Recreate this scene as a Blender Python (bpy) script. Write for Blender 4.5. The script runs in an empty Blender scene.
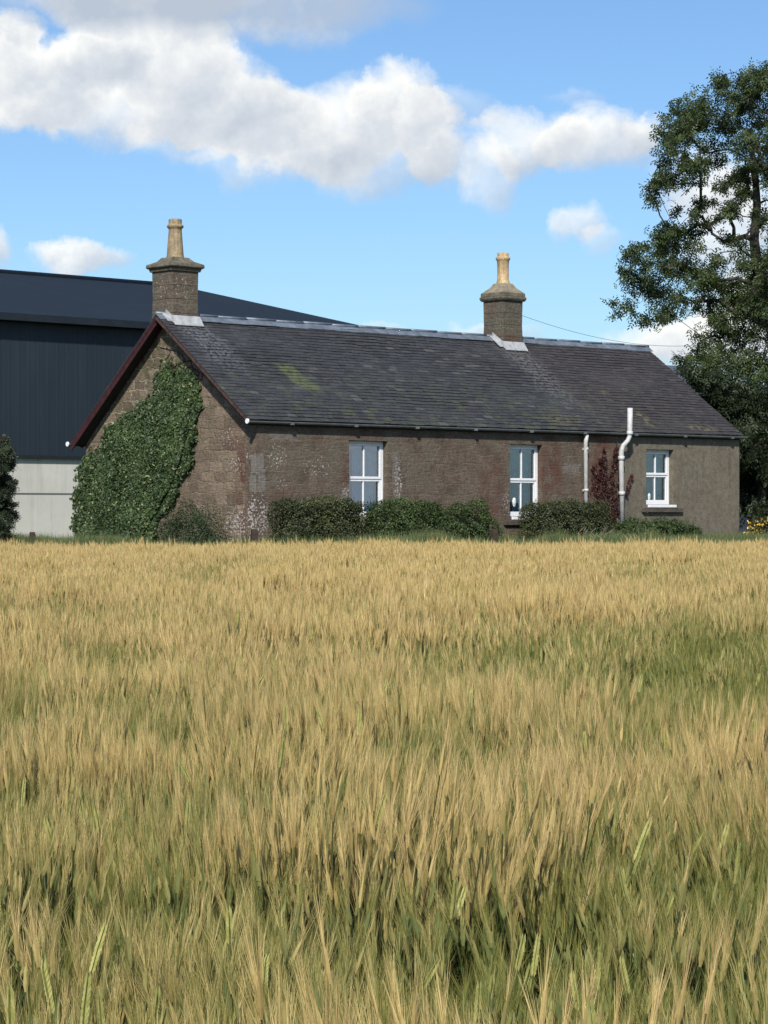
import bpy, math, random
import numpy as np
from mathutils import Vector, Matrix
R = math.radians
random.seed(7); rng = np.random.default_rng(7)
scene = bpy.context.scene
scene.cycles.max_bounces = 4; scene.cycles.diffuse_bounces = 2; scene.cycles.glossy_bounces = 2; scene.cycles.transmission_bounces = 3; scene.cycles.transparent_max_bounces = 8
COL = scene.collection
F = 2400.0; EYE = 1.75; HY = 510.3

# ------------------------------------------------------------------ helpers
def tag(o, label=None, cat=None, group=None, kind=None):
    if label: o['label'] = label
    if cat: o['category'] = cat
    if group: o['group'] = group
    if kind: o['kind'] = kind
    return o

def empty(name, loc=(0, 0, 0), rz=0, **k):
    o = bpy.data.objects.new(name, None); COL.objects.link(o)
    o.location = loc; o.rotation_euler = (0, 0, rz); o.empty_display_size = .2
    return tag(o, **k)

class MB:
    def __init__(s): s.v = []; s.f = []; s.r = []; s.sm = []
    def face(s, pts, rnd=None, smooth=False):
        n = len(s.v); s.v += [tuple(p) for p in pts]; s.f.append(tuple(range(n, n + len(pts))))
        s.r.append(random.random() if rnd is None else rnd); s.sm.append(smooth)
    def hexa(s, P, rnd=None):       # 8 points: bottom 4 ccw, top 4 ccw
        n = len(s.v); s.v += [tuple(p) for p in P]
        r = random.random() if rnd is None else rnd
        for q in ((0, 3, 2, 1), (4, 5, 6, 7), (0, 1, 5, 4), (1, 2, 6, 5), (2, 3, 7, 6), (3, 0, 4, 7)):
            s.f.append(tuple(n + i for i in q)); s.r.append(r); s.sm.append(False)
    def box(s, x0, x1, y0, y1, z0, z1, rnd=None):
        s.hexa([(x0, y0, z0), (x1, y0, z0), (x1, y1, z0), (x0, y1, z0), (x0, y0, z1), (x1, y0, z1), (x1, y1, z1), (x0, y1, z1)], rnd)
    def frustum(s, cx, cy, a0, b0, z0, a1, b1, z1):
        s.hexa([(cx-a0, cy-b0, z0), (cx+a0, cy-b0, z0), (cx+a0, cy+b0, z0), (cx-a0, cy+b0, z0),
                (cx-a1, cy-b1, z1), (cx+a1, cy-b1, z1), (cx+a1, cy+b1, z1), (cx-a1, cy+b1, z1)])
    def lathe(s, cx, cy, prof, seg=20, cap=True):
        n = len(s.v); r = random.random()
        for (rad, z) in prof:
            for i in range(seg):
                a = 2 * math.pi * i / seg; s.v.append((cx + rad * math.cos(a), cy + rad * math.sin(a), z))
        for j in range(len(prof) - 1):
            for i in range(seg):
                k = (i + 1) % seg
                s.f.append((n+j*seg+i, n+j*seg+k, n+(j+1)*seg+k, n+(j+1)*seg+i)); s.r.append(r); s.sm.append(True)
        if cap:
            s.f.append(tuple(n + (len(prof)-1)*seg + i for i in range(seg))); s.r.append(r); s.sm.append(False)
    def tube(s, pts, rads, seg=6, smooth=True):
        n = len(s.v); r = random.random(); P = [Vector(p) for p in pts]
        for i, p in enumerate(P):
            d = (P[min(i+1, len(P)-1)] - P[max(i-1, 0)])
            d = d.normalized() if d.length > 1e-9 else Vector((0, 0, 1))
            a = d.cross(Vector((0.31, .95, .1))).normalized(); b = d.cross(a)
            for k in range(seg):
                t = 2 * math.pi * k / seg
                s.v.append(tuple(p + (a * math.cos(t) + b * math.sin(t)) * rads[i]))
        for j in range(len(P) - 1):
            for i in range(seg):
                k = (i + 1) % seg
                s.f.append((n+j*seg+i, n+j*seg+k, n+(j+1)*seg+k, n+(j+1)*seg+i)); s.r.append(r); s.sm.append(smooth)
        s.f.append(tuple(n + (len(P)-1)*seg + i for i in range(seg))); s.r.append(r); s.sm.append(False)
        s.f.append(tuple(n + i for i in reversed(range(seg)))); s.r.append(r); s.sm.append(False)
    def build(s, name, mat, parent=None, bevel=0, link=True, **k):
        me = bpy.data.meshes.new(name); me.from_pydata(s.v, [], s.f)
        a = me.attributes.new('rnd', 'FLOAT', 'FACE'); a.data.foreach_set('value', s.r)
        me.polygons.foreach_set('use_smooth', s.sm)
        me.materials.append(mat); me.update()
        o = bpy.data.objects.new(name, me)
        if link: COL.objects.link(o)
        if parent: o.parent = parent
        if bevel:
            m = o.modifiers.new('bevel', 'BEVEL'); m.width = bevel; m.segments = 2; m.limit_method = 'ANGLE'
        return tag(o, **k)

def np_mesh(name, V, faces4, mat, rnd=None, parent=None, link=True, smooth=False, **k):
    """V (n,3); faces4 (m,4) or (m,3) int"""
    me = bpy.data.meshes.new(name); m, c = faces4.shape
    me.vertices.add(len(V)); me.vertices.foreach_set('co', V.astype(np.float32).ravel())
    me.loops.add(m * c); me.loops.foreach_set('vertex_index', faces4.astype(np.int32).ravel())
    me.polygons.add(m); me.polygons.foreach_set('loop_start', np.arange(0, m*c, c, dtype=np.int32))
    me.polygons.foreach_set('loop_total', np.full(m, c, dtype=np.int32))
    me.polygons.foreach_set('use_smooth', np.full(m, smooth, dtype=bool))
    if rnd is not None:
        a = me.attributes.new('rnd', 'FLOAT', 'FACE'); a.data.foreach_set('value', rnd.astype(np.float32))
    me.materials.append(mat); me.update(calc_edges=True)
    o = bpy.data.objects.new(name, me)
    if link: COL.objects.link(o)
    if parent: o.parent = parent
    return tag(o, **k)

# ------------------------------------------------------------------ material helpers
class NT:
    def __init__(s, m): s.t = m.node_tree; s.n = s.t.nodes; s.l = s.t.links
    def new(s, typ, **k):
        n = s.n.new(typ)
        for a, b in k.items(): setattr(n, a, b)
        return n
    def put(s, sock, val):
        if isinstance(val, bpy.types.NodeSocket): s.l.new(val, sock)
        elif val is not None: sock.default_value = val
    def math(s, op, a, b=None, c=None, clamp=False):
        n = s.new('ShaderNodeMath', operation=op, use_clamp=clamp)
        s.put(n.inputs[0], a)
        if b is not None: s.put(n.inputs[1], b)
        if c is not None: s.put(n.inputs[2], c)
        return n.outputs[0]
    def vmath(s, op, a, b=None):
        n = s.new('ShaderNodeVectorMath', operation=op); s.put(n.inputs[0], a)
        if b is not None: s.put(n.inputs[1], b)
        return n.outputs['Value'] if op in ('LENGTH', 'DOT_PRODUCT', 'DISTANCE') else n.outputs[0]
    def noise(s, vec, scale, detail=4, rough=.55, dist=0, out='Fac'):
        n = s.new('ShaderNodeTexNoise'); s.put(n.inputs['Vector'], vec); s.put(n.inputs['Scale'], scale)
        n.inputs['Detail'].default_value = detail; n.inputs['Roughness'].default_value = rough
        n.inputs['Distortion'].default_value = dist
        return n.outputs[out]
    def ramp(s, fac, stops, interp='LINEAR'):
        n = s.new('ShaderNodeValToRGB'); s.put(n.inputs[0], fac); cr = n.color_ramp; cr.interpolation = interp
        while len(cr.elements) < len(stops): cr.elements.new(.5)
        for e, (p, c) in zip(cr.elements, stops):
            e.position = p; e.color = (c, c, c, 1) if isinstance(c, (int, float)) else (*c, 1)
        return n.outputs[0]
    def step(s, x, a, b):           # smoothstep a..b
        n = s.new('ShaderNodeMapRange', interpolation_type='SMOOTHSTEP'); s.put(n.inputs[0], x)
        s.put(n.inputs[1], a); s.put(n.inputs[2], b); n.inputs[3].default_value = 0; n.inputs[4].default_value = 1
        return n.outputs[0]
    def mix(s, f, a, b, blend='MIX'):
        n = s.new('ShaderNodeMix', data_type='RGBA', blend_type=blend)
        s.put(n.inputs[0], f)
        for i, v in ((6, a), (7, b)):
            s.put(n.inputs[i], (*v, 1) if isinstance(v, tuple) and len(v) == 3 else v)
        return n.outputs[2]
    def comb(s, x, y, z):
        n = s.new('ShaderNodeCombineXYZ')
        for i, v in enumerate((x, y, z)): s.put(n.inputs[i], v)
        return n.outputs[0]
    def obj(s): return s.new('ShaderNodeTexCoord').outputs['Object']
    def pos(s): return s.new('ShaderNodeNewGeometry').outputs['Position']
    def sep(s, v):
        n = s.new('ShaderNodeSeparateXYZ'); s.put(n.inputs[0], v); return n.outputs
    def attr(s, name, typ='GEOMETRY'):
        n = s.new('ShaderNodeAttribute', attribute_type=typ); n.attribute_name = name; return n.outputs['Fac']
    def bump(s, h, strength=.5, dist=.02):
        n = s.new('ShaderNodeBump'); s.put(n.inputs['Height'], h)
        n.inputs['Strength'].default_value = strength; n.inputs['Distance'].default_value = dist
        return n.outputs[0]

def mat(name, fn, rough=.85, spec=.3, metal=0):
    m = bpy.data.materials.new(name); m.use_nodes = True; t = NT(m)
    b = t.n['Principled BSDF']; b.inputs['Roughness'].default_value = rough
    b.inputs['Specular IOR Level'].default_value = spec; b.inputs['Metallic'].default_value = metal
    r = fn(t, b)
    if r is not None: t.put(b.inputs['Base Color'], (*r, 1) if isinstance(r, tuple) and len(r) == 3 else r)
    return m

def plain(name, col, var=.25, scale=6, rough=.8, spec=.3, metal=0, bump=.2, bscale=40):
    def fn(t, b):
        o = t.obj(); n = t.noise(o, scale, 5, .6)
        c = t.mix(t.ramp(n, [(.3, 0), (.7, 1)]), tuple(x*(1-var) for x in col), tuple(min(1, x*(1+var)) for x in col))
        if bump: t.put(b.inputs['Normal'], t.bump(t.noise(o, bscale, 4), bump, .01))
        return c
    return mat(name, fn, rough, spec, metal)

def leafmat(name, dark, light, yellow=None, transl=.25, rough=.5, spec=.35):
    m = bpy.data.materials.new(name); m.use_nodes = True; t = NT(m); b = t.n['Principled BSDF']
    r = t.attr('rnd'); big = t.noise(t.pos(), 1.1, 3)
    c = t.mix(r, dark, light)
    c = t.mix(t.math('MULTIPLY', t.step(big, .45, .75), .5), c, tuple(x*1.5 for x in light))
    if yellow: c = t.mix(t.step(r, .93, .97), c, yellow)
    t.put(b.inputs['Base Color'], c); b.inputs['Roughness'].default_value = rough
    b.inputs['Specular IOR Level'].default_value = spec
    tr = t.new('ShaderNodeBsdfTranslucent'); t.put(tr.inputs[0], t.mix(.5, c, (.10, .16, .02)))
    mx = t.new('ShaderNodeMixShader'); mx.inputs[0].default_value = transl
    t.l.new(b.outputs[0], mx.inputs[1]); t.l.new(tr.outputs[0], mx.inputs[2])
    t.l.new(mx.outputs[0], t.n['Material Output'].inputs[0])
    return m

# patches: list of (u, z, ru, rz, weight)
def patchmask(t, u, z, patches):
    tot = None
    for (a, b, ru, rz, w) in patches:
        du = t.math('DIVIDE', t.math('SUBTRACT', u, a), ru); dz = t.math('DIVIDE', t.math('SUBTRACT', z, b), rz)
        d = t.math('ADD', t.math('MULTIPLY', du, du), t.math('MULTIPLY', dz, dz))
        g = t.math('MULTIPLY', t.step(d, 1.0, 0.0), w)
        tot = g if tot is None else t.math('MAXIMUM', tot, g)
    return tot

def stone(name, c1, c2, c3, mortar, mstr, patches, reds=(), pales=(), harl_from=None, moss=None, bs=.9, soft=0):
    def fn(t, b):
        o = t.obj(); s = t.sep(o)
        u = t.math('ADD', s[0], s[1]); z = s[2]
        wob = t.noise(o, 2.2, 3, out='Color'); ws = t.sep(wob)
        u2 = t.math('ADD', u, t.math('MULTIPLY', t.math('SUBTRACT', ws[0], .5), .45))
        z2 = t.math('ADD', z, t.math('MULTIPLY', t.math('SUBTRACT', ws[1], .5), .26))
        fine = t.noise(o, 9, 4, out='Color'); fs = t.sep(fine)
        u2 = t.math('ADD', u2, t.math('MULTIPLY', t.math('SUBTRACT', fs[0], .5), .07))
        z2 = t.math('ADD', z2, t.math('MULTIPLY', t.math('SUBTRACT', fs[1], .5), .06))
        br = t.new('ShaderNodeTexBrick'); br.offset = .43; br.squash = .7; br.squash_frequency = 3
        t.put(br.inputs['Vector'], t.comb(u2, z2, 0.0))
        br.inputs['Scale'].default_value = 1; br.inputs['Brick Width'].default_value = .46
        br.inputs['Row Height'].default_value = .235; br.inputs['Mortar Size'].default_value = .016
        br.inputs['Mortar Smooth'].default_value = .6; br.inputs['Bias'].default_value = 0
        br.inputs['Color1'].default_value = (0, 0, 0, 1); br.inputs['Color2'].default_value = (1, 1, 1, 1)
        br.inputs['Mortar'].default_value = (.5, .5, .5, 1)
        c = t.mix(br.outputs['Color'], c1, c2)
        if soft: c = t.mix(soft, c, t.mix(t.step(t.noise(o, 2.4, 6, .7), .35, .65), c1, c2))
        c = t.mix(t.step(t.noise(o, .9, 5, .65), .42, .66), c, c3)
        c = t.mix(1.0, c, t.ramp(t.noise(o, 14, 6, .7), [(.25, .62), (.75, 1.35)]), 'MULTIPLY')
        c = t.mix(1.0, c, t.ramp(t.noise(o, 55, 3, .6), [(.3, .72), (.7, 1.25)]), 'MULTIPLY')
        # thin horizontal broken courses
        cz = t.noise(t.comb(t.math('MULTIPLY', u, 2.0), t.math('MULTIPLY', z, 15.0), 0.0), 1.3, 4, .6)
        c = t.mix(t.math('MULTIPLY', t.step(cz, .6, .72), .35), c, tuple(x*1.7 for x in c3))
        c = t.mix(t.math('MULTIPLY', t.step(cz, .38, .28), .5), c, tuple(x*.4 for x in c1))
        mm = t.math('MULTIPLY', br.outputs['Fac'], t.math('MULTIPLY', patchmask(t, u, z, mstr), t.step(t.noise(o, 3, 3), .3, .5)))
        c = t.mix(mm, c, mortar)
        if reds:
            c = t.mix(t.math('MULTIPLY', patchmask(t, u, z, reds), t.step(t.noise(o, 3.1, 4), .35, .6)), c, (.105, .05, .036))
        if moss:
            c = t.mix(t.math('MULTIPLY', patchmask(t, u, z, moss), t.step(t.noise(o, 5, 4), .4, .62)), c, (.06, .075, .03))
        harl = None
        if harl_from is not None:
            harl = t.step(t.math('ADD', u, t.math('MULTIPLY', fs[0], .05)), harl_from, harl_from+.02)
            hc = t.mix(t.noise(o, 1.3, 6, .7), (.096, .082, .063), (.195, .168, .128))
            hc = t.mix(1.0, hc, t.ramp(t.math('ADD', t.math('MULTIPLY', t.noise(o, 30, 4, .75), .6), t.math('MULTIPLY', t.noise(o, 7, 5, .7), .4)), [(.38, .6), (.62, 1.5)]), 'MULTIPLY')
            run = t.noise(t.comb(t.math('MULTIPLY', u, 7.0), t.math('MULTIPLY', z, .5), 0.0), 1.0, 4)
            hc = t.mix(t.math('MULTIPLY', t.step(run, .5, .75), .35), hc, (.07, .06, .05))
            hc = t.mix(t.math('MULTIPLY', patchmask(t, u, z, [(14.6, 2.9, .7, .35, .5), (13.2, 3.5, 2.5, .25, .25)]), t.step(t.noise(o, 9, 4), .45, .65)), hc, (.22, .2, .16))
            c = t.mix(harl, c, hc)
        # flaked limewash flecks
        pm = patchmask(t, u, z, patches)
        vo = t.noise(o, 19, 5, .62)
        th = t.math('SUBTRACT', .785, t.math('MULTIPLY', pm, .25))
        fl = t.step(vo, th, t.math('ADD', th, .03))
        fl = t.math('MULTIPLY', fl, t.step(pm, .02, .1))
        c = t.mix(fl, c, (.40, .375, .35))
        if pales:
            nz_ = t.noise(o, 8, 5, .7); tot = None
            for (a, b_, ru, rz, w_) in pales:
                dd = t.math('MAXIMUM', t.math('ABSOLUTE', t.math('DIVIDE', t.math('SUBTRACT', u, a), ru)), t.math('ABSOLUTE', t.math('DIVIDE', t.math('SUBTRACT', z, b_), rz)))
                q = t.math('MULTIPLY', t.step(t.math('ADD', dd, t.math('MULTIPLY', t.math('SUBTRACT', nz_, .5), 2.4)), 1.06, .94), w_)
                tot = q if tot is None else t.math('MAXIMUM', tot, q)
            pc = t.mix(t.noise(o, 14, 4, .7), (.13, .12, .105), (.29, .275, .255))
            c = t.mix(tot, c, pc)
        h = t.math('ADD', t.math('MULTIPLY', br.outputs['Fac'], -.6*(1-soft)), t.noise(o, 11, 6, .7))
        h = t.math('ADD', h, t.math('MULTIPLY', cz, .6))
        if harl is not None:
            h = t.math('MULTIPLY', h, t.math('SUBTRACT', 1.0, t.math('MULTIPLY', harl, .92)))
            h = t.math('ADD', h, t.math('MULTIPLY', t.noise(o, 60, 3), .25))
        t.put(b.inputs['Normal'], t.bump(h, bs, .035))
        return c
    return mat(name, fn, .95, .15)

SC1, SC2, SC3 = (.115, .088, .066), (.265, .205, .15), (.185, .165, .118)
m_gable = stone('gable_stone', SC1, SC2, (.15, .118, .085), (.42, .37, .27),
    [(5.0, 4.3, 2.4, 1.5, .95), (3.6, 5.6, 1.3, .9, .9), (1.4, 2.2, 2.2, 2.0, .18)],
    [(1.2, 3.35, .75, .5, .85), (.95, 2.7, .6, .5, .85), (1.7, 2.35, .7, .9, .45), (.85, 1.45, .75, .65, 1.1), (2.2, 4.0, .5, .4, .6)],
    reds=[(.6, 2.2, .55, 1.6, .8), (.9, 3.4, .7, .5, .6)], moss=[(3.5, 5.0, 1.3, .8, .8), (4.8, 3.9, .9, .6, .4)], soft=.1)
m_front = stone('front_stone', (.074, .056, .044), (.165, .124, .095), (.130, .112, .084), (.24, .20, .15),
    [(8, 2.5, 20, 9, .13)],
    [(.75, 2.9, .55, .5, .95), (.35, 1.6, .35, .8, 1.1), (1.9, 2.65, .75, .55, .85), (.9, 2.35, .6, .3, .8), (5.5, 2.85, .9, .3, .55), (4.3, 2.4, .25, 1.0, 1.05), (2.72, 2.0, .22, .6, 1.05),
     (7.75, 1.9, .25, .6, .9), (8.3, 1.5, .8, .25, .95), (6.0, 2.45, 1.3, .5, .62), (9.2, 2.4, .18, .9, .6)],
    reds=[(3.2, 2.6, .8, 1.3, .55), (7.3, 2.2, .6, 1.2, .6), (9.3, 2.6, .6, 1.2, .8), (11.1, 2.0, .8, 2.4, 1.0), (1.0, 1.8, .6, .6, .7)],
    bs=.7, soft=.65, pales=[(.30, 2.75, .10, .19, .6), (.33, 2.33, .11, .18, .6), (.95, 3.35, .36, .10, .35), (10.0, 2.75, .28, .12, .4), (4.22, 2.7, .09, .35, .35), (4.27, 2.0, .10, .25, .35), (2.70, 1.9, .08, .35, .4)], harl_from=11.62)
m_chim = stone('chimney_stone', (.09, .07, .055), (.15, .12, .09), (.10, .095, .075), (.2, .17, .14),
    [(4, 7, 20, 5, .4)], [(3.4, 6.7, .8, .5, .75), (13.6, 6.7, .8, .5, .5)], reds=[(14, 6.1, .8, .35, .6)], soft=.8, bs=.7)
m_cap = plain('chimney_cap_stone', (.13, .118, .09), .45, 8, .95, .1, bump=.7, bscale=18)
m_flaunch = plain('mortar_flaunching', (.22, .19, .14), .35, 8, .95, .1, bump=.5)
def pot_fn(c1, c2):
    def fn(t, b):
        o = t.obj(); s = t.sep(o)
        c = t.mix(t.step(t.noise(o, 5, 5, .7), .35, .68), c1, c2)
        c = t.mix(1.0, c, t.ramp(t.noise(o, 28, 4), [(.3, .7), (.7, 1.2)]), 'MULTIPLY')
        st = t.noise(t.comb(t.math('MULTIPLY', s[0], 14.0), t.math('MULTIPLY', s[1], 14.0), t.math('MULTIPLY', s[2], 1.5)), 1.0, 4)
        return t.mix(t.math('MULTIPLY', t.step(st, .5, .7), .55), c, (.09, .07, .05))
    return fn
m_pot1 = mat('weathered_clay', pot_fn((.24, .19, .12), (.40, .30, .17)), .8)
m_pot2 = mat('buff_clay', pot_fn((.42, .30, .16), (.58, .42, .23)), .7)
m_lead = plain('lead_flashing', (.36, .37, .38), .3, 7, .55, .4, bump=.2)
m_ridge = plain('zinc_ridge', (.16, .19, .23), .4, 4, .5, .4, .3, bump=.15)
m_barge = plain('maroon_paint', (.040, .013, .015), .45, 9, .65, .3, bump=.2)
m_barge2 = plain('weathered_verge', (.07, .04, .034), .5, 9, .85, .2, bump=.4)
m_gutter = plain('grey_gutter', (.13, .14, .145), .3, 3, .5, .4, bump=.05)
m_fascia = plain('dark_fascia', (.035, .032, .03), .3, 3, .8, .2, bump=.05)
m_white = plain('white_upvc', (.78, .79, .80), .06, 5, .35, .5, bump=0)
m_whitecap = plain('white_plastic_cap', (.8, .8, .8), .1, 30, .4, .5, bump=0)
m_pipe = plain('grey_pipe', (.50, .50, .49), .2, 8, .5, .4, bump=.05)
m_curtain = plain('curtain_cloth', (.70, .80, .84), .25, 5, .9, .1, bump=0)
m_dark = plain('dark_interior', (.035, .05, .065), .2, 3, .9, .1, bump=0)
m_sillst = plain('concrete_sill', (.085, .07, .058), .35, 9, .9, .2, bump=.4)
m_post = plain('old_post_wood', (.05, .038, .028), .4, 12, .9, .2, bump=.6)
m_bark = plain('bark', (.05, .046, .038), .45, 7, .95, .1, bump=.8, bscale=22)
m_barkdark = plain('stem_bark', (.05, .038, .028), .4, 12, .95, .1, bump=.6)
m_ball = plain('white_ornament', (.6, .62, .62), .2, 12, .5, .4, bump=0)

def glass_fn():
    m = bpy.data.materials.new('window_glass'); m.use_nodes = True; t = NT(m); t.n.remove(t.n['Principled BSDF'])
    tr = t.new('ShaderNodeBsdfTransparent'); tr.inputs[0].default_value = (.50, .74, .83, 1)
    gl = t.new('ShaderNodeBsdfGlossy'); gl.inputs['Roughness'].default_value = .03; gl.inputs[0].default_value = (.8, .9, 1, 1)
    t.put(gl.inputs['Normal'], t.bump(t.noise(t.obj(), 1.6, 2), .06, .02))
    mx = t.new('ShaderNodeMixShader'); fr = t.new('ShaderNodeFresnel'); fr.inputs[0].default_value = 1.5
    t.put(mx.inputs[0], t.math('ADD', fr.outputs[0], .20)); t.l.new(tr.outputs[0], mx.inputs[1]); t.l.new(gl.outputs[0], mx.inputs[2])
    t.l.new(mx.outputs[0], t.n['Material Output'].inputs[0]); return m
m_glass = glass_fn()

def slate_fn(t, b):
    o = t.obj(); s = t.sep(o); r = t.attr('rnd')
    c = t.mix(r, (.027, .028, .032), (.044, .045, .049))
    c = t.mix(t.step(r, .94, .99), c, (.07, .07, .07))
    c = t.mix(t.math('MULTIPLY', t.step(s[0], 10.2, 11.6), .75), c, t.mix(r, (.034, .029, .031), (.052, .044, .045)))
    c = t.mix(1.0, c, t.ramp(t.noise(o, 10, 5, .7), [(.3, .7), (.7, 1.3)]), 'MULTIPLY')
    wob = t.math('MULTIPLY', t.math('SUBTRACT', t.noise(o, 3, 3), .5), .5)
    u = t.math('ADD', s[0], wob)
    # moss on the lower courses and lichen
    ms = t.math('MULTIPLY', t.step(s[2], 5.4, 3.9), t.step(t.noise(o, 2.6, 6, .75), .47, .64))
    ms = t.math('MULTIPLY', ms, t.step(s[0], 16.2, 9.5))
    c = t.mix(t.math('MULTIPLY', ms, .6), c, (.070, .082, .040))
    gl = t.step(t.noise(t.comb(t.math('MULTIPLY', s[0], 1.0), s[1], t.math('MULTIPLY', s[2], 6.0)), 2.2, 5, .7), .6, .72)
    c = t.mix(t.math('MULTIPLY', gl, .45), c, (.13, .135, .135))
    # diagonal bright moss patch: runs down to the right
    k = t.math('SUBTRACT', t.math('ADD', s[0], t.math('MULTIPLY', t.math('SUBTRACT', s[2], 4.74), .4)), 2.46)
    pm = t.math('MULTIPLY', t.step(t.math('ABSOLUTE', t.math('ADD', k, t.math('MULTIPLY', wob, .5))),   .34, .2), t.step(t.math('ABSOLUTE', t.math('SUBTRACT', s[2], 4.74)), .36, .25))
    c = t.mix(t.math('MULTIPLY', t.math('MULTIPLY', pm, t.step(s[1], 2.9, 2.7)), t.step(t.noise(o, 7, 4), .3, .55)), c, (.085, .10, .045))
    # run-off below the two chimneys (slightly right of each)
    def run(a, w, zz, st):
        q = t.step(t.math('ABSOLUTE', t.math('SUBTRACT', u, t.math('ADD', a, t.math('MULTIPLY', t.math('SUBTRACT', 5.9, s[2]), .1)))), w, w*.3)
        q = t.math('MULTIPLY', q, t.step(s[2], zz, zz+1.0))
        return t.math('MULTIPLY', t.math('MULTIPLY', q, st), t.step(t.noise(o, 12, 4), .42, .6))
    c = t.mix(run(10.75, .75, 4.0, .5), c, (.17, .165, .165))
    c = t.mix(run(.7, .7, 4.4, .6), c, (.15, .16, .18))
    c = t.mix(t.math('MULTIPLY', patchmask(t, u, s[2], [(13.1, 4.05, .28, .3, .8), (15.0, 3.85, .7, .12, .8), (12.6, 4.75, .2, .1, .7), (9.8, 3.95, .8, .2, .5)]), t.step(t.noise(o, 6, 4), .42, .58)), c, (.13, .11, .065))
    t.put(b.inputs['Normal'], t.bump(t.noise(o, 24, 4), .4, .01))
    return c
m_slate = mat('roof_slate', slate_fn, .72, .4)
m_under = plain('roof_boards', (.03, .028, .027), .2, 4)

# ------------------------------------------------------------------ camera
cam = bpy.data.cameras.new('camera'); co = bpy.data.objects.new('camera', cam); COL.objects.link(co)
cam.sensor_fit = 'VERTICAL'; cam.sensor_height = 24; cam.lens = F / 1024 * 24; cam.clip_end = 20000; cam.clip_start = .1
co.location = (0, 0, EYE); co.rotation_euler = (R(90) - math.atan((512 - HY) / F) * 1.0, 0, 0)
co.rotation_euler[0] = R(90) - math.atan((HY - 512) / F) * -1.0
scene.camera = co
def W(px, py, D): return Vector(((px - 384) / F * D, D, EYE + (HY - py) / F * D))

# ------------------------------------------------------------------ world and sun
SUN_AZ_VEC = Vector((-.12, -.99)).normalized(); SUN_EL = R(40)
w = bpy.data.worlds.new('World'); scene.world = w; w.use_nodes = True
t = NT(w); bg = t.n['Background']
sky = t.new('ShaderNodeTexSky', sky_type='NISHITA'); sky.sun_disc = False; sky.sun_elevation = SUN_EL
sky.sun_rotation = math.atan2(SUN_AZ_VEC.x, SUN_AZ_VEC.y); sky.air_density = 1.0; sky.dust_density = .6; sky.ozone_density = 2.0
SKYK = .115
g = t.new('ShaderNodeTexCoord').outputs['Generated']; dv = t.vmath('NORMALIZE', g); s = t.sep(dv)
az = t.math('ARCTAN2', s[0], s[1]); el = t.math('ARCSINE', s[2])
n1 = t.noise(dv, 30, 9, .62, .1, 'Color'); ns = t.sep(n1)
n2 = t.noise(dv, 11, 5, .55)
azn = t.math('ADD', az, t.math('MULTIPLY', t.math('SUBTRACT', ns[0], .5), .040))
eln = t.math('ADD', el, t.math('MULTIPLY', t.math('SUBTRACT', ns[1], .5), .030))
blobs = [(-10, 62, 62, 42, 1), (20, 28, 26, 20, .9), (55, 78, 62, 46, 1.1), (105, 55, 48, 40, 1.1), (165, 60, 75, 48, 1.15), (215, 95, 78, 48, 1.15), (262, 118, 55, 42, 1.0),
         (335, 122, 50, 52, 1.1), (395, 108, 56, 44, 1.2), (428, 135, 40, 42, 1.0), (365, 160, 80, 34, .75), (250, 165, 60, 26, .5), (120, 118, 110, 30, .9), (20, 108, 60, 26, .8), (300, 150, 60, 30, .8), (440, 160, 40, 26, .6), (190, 145, 60, 20, .5),
         (528, 140, 58, 36, .95), (600, 138, 62, 34, 1.0), (490, 180, 34, 34, .7), (468, 110, 40, 26, .5),
         (580, 228, 30, 24, .8), (608, 248, 26, 18, .5), (86, 262, 50, 16, 1.0), (-2, 248, 26, 22, .9), (655, 128, 26, 18, .7),
         (690, 345, 90, 26, 1.0), (730, 230, 60, 60, .85), (780, 320, 90, 60, .9), (385, 330, 40, 10, .5), (490, 332, 60, 10, .6),
         (250, 5, 190, 40, .85), (120, -10, 120, 40, .9), (580, 96, 32, 12, .35), (700, 180, 60, 40, .6)]
dens = None; bright = None
for (px, py, rx, ry, wt) in blobs:
    a0 = math.atan((px-384)/F); e0 = math.atan((HY-py)/F*math.cos(a0)); ra = rx/F; re = ry/F
    da = t.math('DIVIDE', t.math('SUBTRACT', azn, a0), ra); de = t.math('DIVIDE', t.math('SUBTRACT', eln, e0), re)
    r2 = t.math('ADD', t.math('MULTIPLY', da, da), t.math('MULTIPLY', de, de))
    q = t.math('MULTIPLY', t.math('SUBTRACT', 1.25, r2, clamp=True), wt)
    dens = q if dens is None else t.math('ADD', dens, q)
    lit = t.math('MULTIPLY', q, t.math('SUBTRACT', t.math('MULTIPLY', de, .6), t.math('MULTIPLY', da, .35)))
    bright = lit if bright is None else t.math('ADD', bright, lit)
bright = t.math('DIVIDE', bright, t.math('ADD', dens, .05))
# general clouds away from the framed part of the sky
gc = t.noise(t.vmath('MULTIPLY', dv, (1, 1, 2.6)), 3.2, 8, .6)
away = t.step(t.math('ABSOLUTE', az), .22, .35); away2 = t.step(el, .25, .35); away = t.math('MAXIMUM', away, away2)
gcm = t.math('MULTIPLY', t.math('MULTIPLY', t.step(gc, .50, .62), 1.3), away)
cover = t.math('MULTIPLY', dens, t.math('ADD', .55, t.math('MULTIPLY', n2, .9)))
cover = t.math('ADD', cover, t.math('MULTIPLY', t.math('SUBTRACT', t.noise(dv, 60, 6, .6), .5), .55))
cm = t.math('MULTIPLY', t.step(cover, .03, 1.25), t.step(dens, .02, .35))
cm = t.math('MAXIMUM', cm, gcm, clamp=True)
fine = t.noise(dv, 45, 6, .6)
bb = t.math('ADD', t.math('MULTIPLY', bright, .8), t.math('MULTIPLY', t.math('SUBTRACT', fine, .5), 1.0))
bb = t.math('SUBTRACT', bb, t.math('MULTIPLY', t.step(cover, .9, 2.2), .10))
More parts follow.
